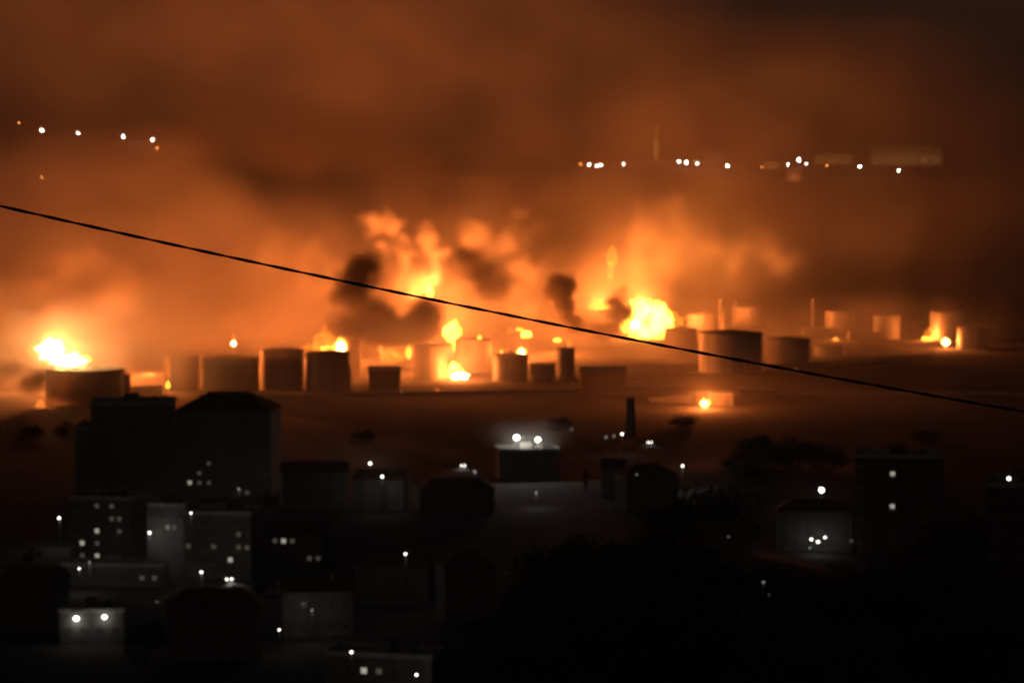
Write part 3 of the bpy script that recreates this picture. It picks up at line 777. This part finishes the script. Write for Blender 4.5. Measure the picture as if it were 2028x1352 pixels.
def building(px0, px1, top, base, depth, label, floors, ncols, rz=0.0, roof='flat', peak=0.0, lit=(), wall='render_grey', name='apartment_building', cat='apartment block',
             group=None, balconies=True, ww=1.3, wh=1.35, seed=1):
    """lit: (px, py, tone) of windows that show light in the photograph"""
    p = on_z((px0 + px1) / 2, base)
    for _ in range(8): p = on_z((px0 + px1) / 2, base, terrain(p.x, p.y))
    k = ppm(p.y); W = (px1 - px0) * k; Ht = (base - top) * k
    z0 = terrain(p.x, p.y) - .0
    root = empty(name, (p.x, p.y, z0), rz); tag(root, label, cat, group)
    rr = random.Random(seed)
    fh = Ht / floors
    cols = [-W / 2 + W * (i + .5) / ncols for i in range(ncols)]
    rows = [fh * (j + .32) for j in range(floors)]
    wh = min(wh, fh * .55); ww = min(ww, W / ncols * .6)
    litcell = {}
    for (lx, ly, tone) in lit:                            # snap the nearest row and column to the light
        q = at(lx, ly, p.y); x = q.x - p.x; z = q.z - z0 - wh / 2
        i = min(range(ncols), key=lambda i: abs(cols[i] - x)); j = min(range(floors), key=lambda j: abs(rows[j] - z))
        litcell[(i, j)] = tone
    bm = bmesh.new(); facade(bm, W, Ht, cols, rows, ww, wh)
    def quad(*q): bm.faces.new([bm.verts.new(c) for c in q])
    quad((-W / 2, depth, 0), (-W / 2, depth, Ht), (W / 2, depth, Ht), (W / 2, depth, 0))
    quad((-W / 2, 0, 0), (-W / 2, 0, Ht), (-W / 2, depth, Ht), (-W / 2, depth, 0))
    quad((W / 2, 0, 0), (W / 2, depth, 0), (W / 2, depth, Ht), (W / 2, 0, Ht))
    if roof == 'gable':
        for x in (-W / 2, W / 2): bm.faces.new([bm.verts.new(c) for c in ((x, 0, Ht), (x, depth, Ht), (x, depth / 2, Ht + peak))])
    link('wall', done(bm, 'wall'), M[wall], root)
    for i, c in enumerate(cols):
        for j, z in enumerate(rows):
            tone = litcell.get((i, j), 'glass')
            fr, pn = window_mesh(ww, wh, tone)
            f = link('window', fr, None, root, loc=(c, .2, z))
            link('pane', pn, None, f, loc=(0, .03, 0))
    if balconies:
        bm = bmesh.new(); bw = min(W / ncols * .85, 3.2)
        box(bm, -bw / 2, bw / 2, -1.2, -.005, -.15, 0)
        for s in range(int(bw / .3) + 1): tube(bm, (-bw / 2 + s * .3, -1.15, 0), (-bw / 2 + s * .3, -1.15, .95), .02, n=4, cap=False)
        box(bm, -bw / 2, bw / 2, -1.2, -1.12, .95, 1.0)
        bal = done(bm, 'balcony'); bal.materials.append(M['concrete'])
        for i in range(0, ncols, 3):
            for j in range(1, floors): link('balcony', bal, None, root, loc=(cols[i], 0, rows[j] - .5))
    e = .6
    bm = bmesh.new()
    if roof == 'flat':
        box(bm, -W / 2 - .25, W / 2 + .25, -.25, depth + .25, Ht + .003, Ht + .3)
        for (a, b, c_, d_) in ((-W / 2 - .25, W / 2 + .25, -.25, 0), (-W / 2 - .25, W / 2 + .25, depth, depth + .25), (-W / 2 - .25, -W / 2, .003, depth - .003), (W / 2, W / 2 + .25, .003, depth - .003)):
            box(bm, a, b, c_, d_, Ht + .303, Ht + 1.1)
        link('roof', done(bm, 'roof'), M['concrete'], root)
        link('stair_head', box_mesh('stair_head', -W * .12, W * .06, depth * .35, depth * .7, Ht + .306, Ht + 2.9), M[wall], root)
        bm = bmesh.new(); lathe(bm, [(.9, 0), (.9, 1.6), (.3, 1.9), (0, 1.9)], 16); wt = done(bm, 'water_tank')
        link('water_tank', wt, M['dark_steel'], root, loc=(W * .25, depth * .5, Ht + .31))
        for q in (-.33, .08, .38):
            hgt = rr.uniform(1.8, 3.6); bm = bmesh.new(); tube(bm, (0, 0, 0), (0, 0, hgt), .04, n=5)
            for s_ in range(4): tube(bm, (-.55 + .06 * s_, 0, hgt - .12 * s_ - .1), (.55 - .06 * s_, 0, hgt - .12 * s_ - .1), .02, n=4)
            link('antenna', done(bm, 'antenna'), M['dark_steel'], root, loc=(W * q, depth * rr.uniform(.2, .8), Ht + .31))
    else:
        a = W / 2 + e
        ins = 0 if roof == 'gable' else min(W, depth) * .42
        y0, y1, ym = -e, depth + e, depth / 2
        r0, r1 = (-a + ins, ym, Ht + peak), (a - ins, ym, Ht + peak)
        if roof == 'pyramid': r0, r1 = (-.3, ym, Ht + peak), (.3, ym, Ht + peak)
        lo = [bm.verts.new(c) for c in ((-a, y0, Ht + .01), (a, y0, Ht + .01), (a, y1, Ht + .01), (-a, y1, Ht + .01))]
        t0, t1 = bm.verts.new(r0), bm.verts.new(r1)
        bm.faces.new(lo[::-1]); bm.faces.new((lo[0], lo[1], t1, t0)); bm.faces.new((lo[2], lo[3], t0, t1)); bm.faces.new((lo[1], lo[2], t1)); bm.faces.new((lo[3], lo[0], t0))
        link('roof', done(bm, 'roof'), M['tile'], root)
        link('chimney', box_mesh('chimney', W * .2, W * .2 + .8, ym - 1.6, ym - .8, Ht, Ht + peak + .7), M['brick'], root)
    return root
L, D = 'lit_glass', 'dim_glass'
building(182, 344, 800, 985, 22, 'tall dark apartment block with a flat roof, left of the peaked one', 10, 9, R(4), wall='render_grey', seed=1)
building(346, 538, 812, 985, 24, 'tall dark apartment block with a peaked hip roof against the glow', 9, 10, R(-4), roof='hip', peak=5.6, seed=2,
         lit=[(371, 949, L), (397, 929, D), (389, 929, D), (393, 948, D), (421, 955, D), (419, 911, D), (486, 975, D)])
building(150, 182, 850, 985, 16, 'lower dark annex at the left side of the tall apartment blocks', 7, 2, R(4), balconies=False, seed=3)
building(137, 262, 988, 1138, 14, 'pale apartment block with the most lit windows, left of the stepped row', 6, 8, R(-12), wall='render', seed=4,
         lit=[(156, 1085, L), (195, 1046, L), (186, 1080, D), (186, 1098, L), (222, 1010, D), (222, 1035, D), (240, 1030, D), (240, 1042, D), (192, 1010, D), (232, 1098, D), (157, 1110, D)])
building(264, 370, 1002, 1110, 13, 'low pale apartment block with a single lamp before it, second of the stepped row', 4, 7, R(-12), wall='render', seed=5)
building(362, 500, 1018, 1146, 14, 'grey apartment block with weakly lit windows, third of the stepped row', 5, 8, R(-10), wall='render', seed=6,
         lit=[(376, 1072, D), (420, 1086, D), (476, 1046, D), (478, 1080, D), (490, 1082, D), (463, 1105, L)])
building(500, 640, 1052, 1120, 12, 'low row house with a line of dim lit windows, last of the stepped row', 2, 8, R(-8), roof='gable', peak=2.2, wall='render', seed=7,
         lit=[(538, 1070, D), (556, 1071, L), (580, 1083, D), (616, 1092, D), (628, 1094, D)], balconies=False, name='row_house', cat='house')
building(988, 1108, 893, 950, 14, 'flat roofed building with two floodlights on its roof and a pale left wall', 3, 7, R(6), wall='render', seed=8, lit=[], balconies=False, name='office_building', cat='building')
building(1190, 1236, 925, 985, 12, 'narrow dim house left of the pale corner block', 3, 3, R(-6), roof='gable', peak=2.5, seed=9, balconies=False, name='house', cat='house', wall='render')
building(1238, 1346, 940, 1010, 13, 'dark house with one pale lit left corner, under the single lamp', 3, 6, R(14), roof='hip', peak=3, seed=10, balconies=False, name='house', cat='house', wall='render_grey')
building(1536, 1688, 1012, 1092, 12, 'low house with a dim lit front above a cluster of white lamps', 3, 6, R(-9), roof='hip', peak=3, seed=11, balconies=False, name='house', cat='house', wall='render')
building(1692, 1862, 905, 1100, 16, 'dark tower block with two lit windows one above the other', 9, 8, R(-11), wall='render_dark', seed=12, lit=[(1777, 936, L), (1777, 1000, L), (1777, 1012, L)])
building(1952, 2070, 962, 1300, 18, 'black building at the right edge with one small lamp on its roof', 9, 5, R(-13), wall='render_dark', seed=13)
building(560, 700, 1170, 1262, 11, 'house with a softly lit white corner at the middle of the lower town', 2, 5, R(10), roof='gable', peak=3, wall='render', seed=14, balconies=False, name='house', cat='house')
building(700, 850, 1120, 1200, 11, 'dim house under the bright lamp with the slanting gleam', 2, 5, R(-8), roof='hip', peak=2.8, wall='render', seed=15, balconies=False, name='house', cat='house')
building(640, 860, 1300, 1400, 11, 'low house at the bottom edge with lit windows below the lower lamps', 2, 7, R(-14), wall='render', seed=16, balconies=False, name='house', cat='house',
         lit=[(727, 1322, L), (754, 1330, D)])
building(120, 320, 1122, 1160, 10, 'long low house with a pale strip of wall below the lit apartment block', 1, 8, R(-6), wall='render', seed=17, balconies=False, name='house', cat='house', lit=[(300, 1134, D), (290, 1136, D)])
building(118, 246, 1212, 1276, 9, 'small white shop front lit by two wall lamps at the lower left', 1, 4, R(4), wall='render', seed=18, balconies=False, name='shop', cat='shop')
building(880, 985, 1120, 1230, 12, 'dark house beside the black trees in the middle foreground', 3, 4, R(12), roof='hip', peak=3, seed=19, balconies=False, name='house', cat='house')
building(0, 110, 1150, 1250, 12, 'dark house at the left edge of the lower town', 3, 4, R(-9), roof='gable', peak=3, seed=20, balconies=False, name='house', cat='house')
building(330, 520, 1200, 1310, 12, 'large dark house between the lit shop front and the lone oval lamp', 3, 6, R(6), roof='hip', peak=3.5, seed=21, balconies=False, name='house', cat='house')
building(700, 800, 950, 1010, 11, 'dark house below the two stacked white lamps', 3, 4, R(-10), roof='gable', peak=3, seed=22, balconies=False, name='house', cat='house')
building(830, 980, 968, 1015, 12, 'dark row house below the paired headlights', 3, 7, R(6), roof='hip', peak=3, seed=23, balconies=False, name='row_house', cat='house')
building(560, 690, 935, 1010, 12, 'dark house in the gap right of the tall apartment blocks', 3, 5, R(8), roof='gable', peak=3, seed=24, balconies=False, name='house', cat='house')
building(1380, 1490, 1060, 1140, 11, 'dark house with a weak warm lamp, left of the lamp cluster', 2, 4, R(-5), roof='gable', peak=3, seed=25, balconies=False, name='house', cat='house')

# ---------------------------------------------------------------- town lamps
for a in [
 (117, 1025, 11, 'bulb', 'white lamp left of the pale apartment block with the most lit windows', 500, 9),
 (296, 1054, 11, 'bulb', 'white lamp in front of the second stepped apartment block', 700, 9),
 (378, 1015, 8, 'bulb', 'white lamp at the roof corner of the third stepped apartment block', 500, 20),
 (399, 1132, 10, 'bulb', 'white lamp at the foot of the third stepped apartment block', 500, 6),
 (157, 1125, 8, 'bulb', 'white lamp on the ground at the left foot of the pale apartment block', 300, 6.5),
 (177, 1113, 7, 'bulb_dim', 'weak white lamp between the lit windows and the ground lamp of the pale block', 100, 8),
 (473, 968, 7, 'bulb_dim', 'weak white lamp at the right foot of the peaked roof apartment block', 300, 6),
 (733, 917, 12, 'bulb', 'upper of two stacked white lamps right of the tall apartment blocks', 300, 10),
 (757, 943, 10, 'bulb', 'lower of two stacked white lamps right of the tall apartment blocks', 500, 12),
 (940, 933, 9, 'bulb_dim', 'weak smeared white lamp just right of the paired headlights', 300, 7),
 (1062, 975, 8, 'bulb_dim', 'weak tall lamp below the flat roofed building with floodlights', 300, 5),
 (870, 973, 5, 'bulb_dim', 'tiny weak lamp alone in the dark middle of the town', 0, 6),
 (1200, 865, 7, 'bulb_dim', 'left lamp of three in a row beside the dark stubby chimney', 0, 7),
 (1216, 863, 7, 'bulb_dim', 'middle lamp of three in a row beside the dark stubby chimney', 0, 7),
 (1232, 859, 10, 'bulb', 'brightest lamp of three in a row beside the dark stubby chimney', 300, 8),
 (1132, 850, 5, 'bulb_dim', 'faint lamp in the mist right of the two floodlights', 0, 8),
 (1261, 939, 5, 'bulb_dim', 'tiny weak lamp above the dark house with a pale left corner', 0, 13.5),
 (1352, 922, 9, 'bulb', 'single white lamp over the right end of the dark house', 900, 9),
 (1627, 970, 24, 'bulb', 'largest and brightest lamp of the right hand town', 250, 10),
 (1607, 1067, 10, 'bulb', 'left lamp of the white cluster before the low dim lit house', 110, 4),
 (1620, 1072, 11, 'bulb', 'lowest bright lamp of the white cluster before the low dim lit house', 110, 4),
 (1634, 1063, 9, 'bulb', 'right and highest lamp of the white cluster before the low dim lit house', 100, 5),
 (1604, 1084, 7, 'bulb_dim', 'weak lamp hanging below the white cluster', 0, 3),
 (1686, 1070, 7, 'bulb_warm', 'weak warm lamp right of the white cluster', 0, 5),
 (1443, 1062, 6, 'bulb_warm', 'weak warm lamp alone on the black slope left of the white cluster', 0, 12.5),
 (1512, 1152, 8, 'bulb_dim', 'upper weak white lamp of two at the foot of the right slope', 60, 5),
 (1523, 1177, 8, 'bulb_warm', 'lower warm lamp of two at the foot of the right slope', 0, 4),
 (1847, 1160, 8, 'bulb_warm', 'weak warm lamp among the black trees at the lower right', 0, 5),
 (553, 1246, 9, 'bulb', 'lone oval white lamp left of the softly lit house corner', 60, 6),
 (618, 1207, 6, 'bulb_dim', 'weak lamp on the softly lit white house corner', 300, 8),
 (696, 1290, 11, 'bulb', 'white lamp above the low house at the bottom edge', 100, 13),
 (825, 1335, 11, 'bulb', 'lowest white lamp at the bottom edge of the town', 60, 8),
 (803, 1096, 10, 'bulb', 'bright lamp with a slanting gleam below it, in the middle of the lower town', 300, 15),
 (311, 1191, 5, 'bulb_warm', 'tiny warm lamp right above the large dark house', 0, 6),
 (1577, 730, 5, 'bulb_warm', 'tiny dim lamp just above the cable, in front of the right hand tanks', 0, 7),
 (795, 777, 6, 'bulb_warm', 'dim lamp by the low dark shed in front of the bright orange tank', 0, 6),
]:
    town_lamp(a[0], a[1], a[2], a[3], a[4], a[5], a[6])

def wall_lamp(px, py, Y, r, label, power, tone='bulb', z_floor=None):
    p = at(px, py, Y)
    root = empty('wall_lamp', p); tag(root, label, 'wall lamp', 'lamps fixed to walls and roofs')
    link('bulb', sphere_mesh('bulb', r, 1, .7, .8), M[tone], root)
    bm = bmesh.new(); tube(bm, (0, .15, r * .7), (0, 1.0, r * .9), .05, n=6); box(bm, -r * .8, r * .8, -r * .3, r * .5, r * .82, r * .95)
    if z_floor is not None: tube(bm, (0, 1.0, z_floor - p.z), (0, 1.0, r * .9), .07, n=6)
    link('bracket', done(bm, 'bracket'), M['dark_steel'], root)
    if power:
        ld = bpy.data.lights.new('lamp_light', 'POINT'); ld.energy = power * LAMP; ld.color = (1, .97, .88); ld.shadow_soft_size = .25
        lo = bpy.data.objects.new('lamp_light', ld); C.objects.link(lo); lo.parent = root; lo.location = (0, -.3, -r - .2)
    return root
yf = on_z(1048, 950).y
wall_lamp(1023, 866, yf + 1, 1.05, 'larger left floodlamp on the roof of the flat roofed building', 4000, z_floor=10.3)
wall_lamp(1065, 870, yf + 1, .9, 'smaller right floodlamp on the roof of the flat roofed building', 3000, z_floor=10.3)
wall_lamp(1998, 947, 640, .35, 'small white lamp over the black building at the right edge', 0)
ys_ = on_z(182, 1276).y
wall_lamp(151, 1224, ys_ - 1.4, .62, 'left wall lamp of the small white shop front', 130)
wall_lamp(207, 1221, ys_ - 1.2, .55, 'right wall lamp of the small white shop front', 110)
smoke_volume('smoke', 'pale mist lit around the two rooftop floodlights', smoke_mat('pale_mist', (.95, .95, .92), 1.0, .2), [
  blob(1045, 858, yf + 8, 120, 46, 10, .02, .1)], 1.2, 3, .12, detail=.4)

added_mist = smoke_mat('added_mist', (.95, .94, .92), 1.0, .2)  # mist added to brighten the dark town and give its lamps halos
smoke_volume('smoke', 'thin mist added between the lit blocks of the town to halo the lamps', added_mist, [
  blob(330, 1075, 785, 380, 130, 60, .005, .1), blob(1610, 1010, 850, 170, 110, 45, .006, .1), blob(740, 925, 960, 150, 70, 40, .005, .1), blob(700, 1260, 620, 260, 110, 35, .004, .1)], 4, 14, .03, .6)

# ---------------------------------------------------------------- cars with headlights on
def car(px, py, gap, label, power=150, rz=0.0, paint=(.3, .3, .3)):
    p = on_z(px, py, .7)
    for _ in range(8): p = on_z(px, py, terrain(p.x, p.y) + .7)
    root = empty('car', (p.x, p.y, terrain(p.x, p.y) + .14), rz); tag(root, label, 'car', 'cars with headlights on')
    prof = [(0, .35), (0, .75), (.25, .9), (1.25, 1.0), (1.9, 1.42), (3.2, 1.45), (4.0, 1.05), (4.3, .95), (4.35, .4)]
    bm = bmesh.new()
    V = [[bm.verts.new((x * (.84 if z > 1.1 else 1), y, z)) for y, z in prof] for x in (-.86, .86)]
    bm.faces.new(V[0]); bm.faces.new(V[1][::-1])
    for i in range(len(prof)):
        j = (i + 1) % len(prof); bm.faces.new((V[0][i], V[1][i], V[1][j], V[0][j]))
    bmesh.ops.bevel(bm, geom=[e for e in bm.edges], offset=.06, segments=2, affect='EDGES')
    pm = surf('car_paint', paint, .35, .1, 1.0)
    link('body', done(bm, 'body', False), pm, root)
    link('windscreen', box_mesh('windscreen', -.62, .62, -.01, .01, -.32, .32), M['glass'], root, loc=(0, 1.545, 1.2), rot=(R(-57), 0, 0))
    bm = bmesh.new()
    tm = M['cable']
    for y in (.85, 3.5):
        for x in (-.8, .8):
            bm = bmesh.new(); tube(bm, (x - .12, y, .18), (x + .12, y, .18), .33, n=18)
            w = link('wheel', done(bm, 'wheel'), tm, root)
            bm = bmesh.new(); s = 1 if x > 0 else -1; tube(bm, (x + s * .11, y, .18), (x + s * .135, y, .18), .2, n=14)
            link('rim', done(bm, 'rim'), M['steel'], w)
    for x in (-.64, .64):
        link('headlight', sphere_mesh('headlight', .26, 1.0, .4, .8), M['bulb'], root, loc=(x, .02, .66))
    link('bumper', box_mesh('bumper', -.84, .84, -.1, .02, .28, .42), M['dark_steel'], root)
    ld = bpy.data.lights.new('headlight_beam', 'SPOT'); ld.energy = power; ld.spot_size = R(70); ld.spot_blend = .6; ld.color = (1, .97, .9)
    lo = bpy.data.objects.new('headlight_beam', ld); C.objects.link(lo); lo.parent = root; lo.location = (0, -.5, .6); lo.rotation_euler = (R(80), 0, R(180))
    return root
car(917, 922, 10, 'car with paired headlights left of the flat roofed floodlit building', 600, paint=(.35, .34, .33))
car(1287, 876, 11, 'farther car with weaker headlights right of the dark stubby chimney', 300, paint=(.08, .08, .09))
car(454, 1147, 11, 'car with bright headlights at the foot of the grey apartment block', 600, R(20), paint=(.45, .44, .42))

# ---------------------------------------------------------------- trees
_tr = {}
def tree_parts(kind, seed):
    if (kind, seed) in _tr: return _tr[(kind, seed)]
    rr = random.Random(seed * 13 + 5)
    bm = bmesh.new(); tube(bm, (0, 0, -.5), (0, 0, 3.2), .34, .2, 8)
    ends = []
    for i in range(6):
        a = i * 1.05 + rr.random(); e = (math.cos(a) * rr.uniform(1, 2.4), math.sin(a) * rr.uniform(1, 2.4), rr.uniform(4.5, 7.5))
        tube(bm, (0, 0, rr.uniform(2, 3.2)), e, .14, .04, 6); ends.append(e)
    trunk = done(bm, 'trunk'); trunk.materials.append(M['bark'])
    bm = bmesh.new()
    if kind == 'poplar': cl = [(rr.gauss(0, .5), rr.gauss(0, .5), 2 + i * .8, 1.25 * math.sin(math.pi * min(1, (i + 1.5) / 14)) + .3) for i in range(13)]
    else: cl = [(e[0] * 1.25 + rr.gauss(0, .5), e[1] * 1.25 + rr.gauss(0, .5), e[2] + rr.uniform(-.8, 1), rr.uniform(1.1, 1.9)) for e in ends for _ in range(2)] + [(rr.gauss(0, .6), rr.gauss(0, .6), 7.6, 1.6)]
    for (cx, cyy, cz, r) in cl:
        for _ in range(190 if kind != 'poplar' else 150):
            d = Vector((rr.gauss(0, 1), rr.gauss(0, 1), rr.gauss(0, 1))).normalized() * r * rr.random() ** .4
            c = Vector((cx, cyy, cz)) + d
            u = Vector((rr.gauss(0, 1), rr.gauss(0, 1), rr.gauss(0, 1))).normalized(); w = u.orthogonal().normalized(); s = rr.uniform(.12, .26)
            bm.faces.new([bm.verts.new(c + q) for q in (u * s, w * s * .6, -u * s, -w * s * .6)])
    me = bpy.data.meshes.new('crown'); bm.to_mesh(me); bm.free(); me.materials.append(M['leaf'])
    _tr[(kind, seed)] = (trunk, me)
    return _tr[(kind, seed)]
def tree(px, top, Y, kind, seed, label, width=1.0):
    p = at(px, top, Y); g = terrain(p.x, Y); s = max(.6, (p.z - g) / (9.3 if kind != 'poplar' else 13.2))
    sink = .05 if kind == 'poplar' else (.44 if 'bush' in label else .3)
    s /= 1 - sink
    root = empty('tree', (p.x, Y, g - sink * 9.3 * s), seed * 1.3); tag(root, label, 'tree', 'dark trees of the lower town')
    root.scale = (s * width, s * width, s)
    t, c = tree_parts(kind, seed)
    link('trunk', t, None, root); link('crown', c, None, root)
    return root
for a in [
 (1390, 948, 700, 'round', 1, 'tallest black tree on the knoll, peaking below the single lamp', 1.1),
 (1330, 1000, 690, 'round', 2, 'black tree on the knoll left of the tallest one', 1.2),
 (1270, 1040, 670, 'round', 3, 'broad black tree at the middle of the dark foreground', 1.3),
 (1190, 1050, 650, 'round', 1, 'black tree left of the broad one on the knoll', 1.2),
 (1110, 1075, 640, 'round', 2, 'black tree above the darkest middle foreground', 1.2),
 (1450, 1010, 690, 'round', 3, 'black tree on the knoll right of the tallest one', 1.1),
 (1060, 1150, 620, 'round', 3, 'leftmost black tree of the dark knoll beside the dark house', 1.1),
 (1780, 1085, 640, 'round', 1, 'broad black tree in front of the tower block with two lit windows', 1.5),
 (1900, 1150, 630, 'round', 2, 'black tree near the weak warm lamp at the lower right', 1.3),
 (1710, 1130, 620, 'round', 3, 'black tree left of the broad one before the tower block', 1.2),
 (1560, 1190, 600, 'round', 2, 'black tree below the two lamps at the foot of the right slope', 1.2),
 (1650, 1215, 590, 'round', 1, 'black tree in the lower right darkness below the lamp cluster', 1.2),
 (1930, 1200, 600, 'round', 3, 'black tree in the lower right corner', 1.3),
 (1000, 1240, 600, 'round', 1, 'black tree at the bottom middle of the picture', 1.1),
 (640, 1120, 770, 'round', 2, 'dark tree beside the last house of the stepped row', 1.0),
 (520, 1150, 740, 'round', 3, 'dark tree below the low row house', 1.1),
 (450, 1210, 700, 'round', 1, 'dark tree beside the large dark house', 1.1),
 (60, 1085, 800, 'round', 3, 'dark tree left of the pale apartment block', 1.0),
 (580, 990, 980, 'poplar', 4, 'dark poplar right of the peaked roof apartment block', 1.0),
 (530, 1000, 930, 'round', 1, 'dark tree at the right foot of the peaked roof apartment block', 1.0),
 (1500, 864, 1000, 'round', 2, 'left tall black tree on the hump below the orange ground fire', 1.4),
 (1560, 860, 1010, 'round', 3, 'middle tall black tree on the hump below the orange ground fire', 1.4),
 (1612, 872, 1000, 'round', 1, 'right tall black tree on the hump below the orange ground fire', 1.4),
 (1455, 886, 985, 'round', 3, 'rounded black tree at the left end of the tree covered hump', 1.4),
 (1528, 876, 980, 'round', 1, 'black tree in the front of the hump between its left and middle tall trees', 1.5),
 (1586, 880, 980, 'round', 2, 'black tree in the front of the hump between its middle and right tall trees', 1.5),
 (1650, 894, 985, 'round', 2, 'black tree at the right end of the tree covered hump, above the largest lamp', 1.4),
 (1475, 905, 955, 'round', 1, 'lower black tree on the near slope of the hump', 1.5),
 (1300, 1075, 600, 'round', 2, 'huge black crown filling the middle of the dark foreground', 1.5),
 (1170, 1120, 590, 'round', 1, 'huge black crown left of the middle of the dark foreground', 1.5),
 (1400, 1110, 600, 'round', 3, 'huge black crown below the lone warm lamp on the slope', 1.5),
 (1900, 1050, 690, 'round', 1, 'black tree between the tower block and the black right edge building', 1.3),
 (1660, 1110, 640, 'round', 3, 'black tree just below the white lamp cluster', 1.2),
 (1965, 1010, 660, 'round', 2, 'tall black tree before the black right edge building', 1.3),
 (720, 872, 1150, 'round', 2, 'dark bush above the two stacked white lamps', 1.5),
 (1110, 846, 1210, 'round', 2, 'dark bush beyond the floodlit building', 1.5),
 (1350, 838, 1230, 'round', 1, 'dark bush below the small white and orange ground fire', 1.5),
 (1830, 860, 1160, 'round', 1, 'dark bush on the open ground above the tower block', 1.5),
 (60, 868, 1170, 'round', 2, 'dark bush on the open ground at the left edge', 1.5),
 (130, 852, 1200, 'round', 3, 'dark bush beside the tall apartment blocks on the left', 1.5),
 (1160, 945, 980, 'poplar', 4, 'dark poplar left of the narrow dim house', 1.1),
 (290, 1235, 640, 'round', 2, 'dark tree right of the lit shop front', 1.0),
]: tree(*a)

# ---------------------------------------------------------------- overhead cable, two sheathed conductors twisted together
cab = empty('cable', at(-700, 408 - .228 * 700 - .0000135 * 490000, 19.0))
tag(cab, 'black twisted overhead cable sagging across the whole view', 'cable')
o0 = cab.location.copy()
for s in (0, 1):
    bm = bmesh.new(); prev = None; n = 900; nn = 7
    for i in range(n + 1):
        px = -700 + 3600 * i / n; py = 408 + .228 * px - .0000135 * px * px
        c = at(px, py, 19 + 3 * i / n) - o0
        ph = px / 150 * 2 * math.pi + s * math.pi
        c = c + Vector((0, math.cos(ph), math.sin(ph))) * .005
        ring = [bm.verts.new(c + Vector((.15 * math.sin(t), math.cos(t), math.sin(t))) * .0063) for t in [2 * math.pi * q / nn for q in range(nn)]]
        if prev:
            for q in range(nn): bm.faces.new((prev[q], prev[(q + 1) % nn], ring[(q + 1) % nn], ring[q]))
        prev = ring
    link('strand', done(bm, 'strand', True), M['cable'], cab)
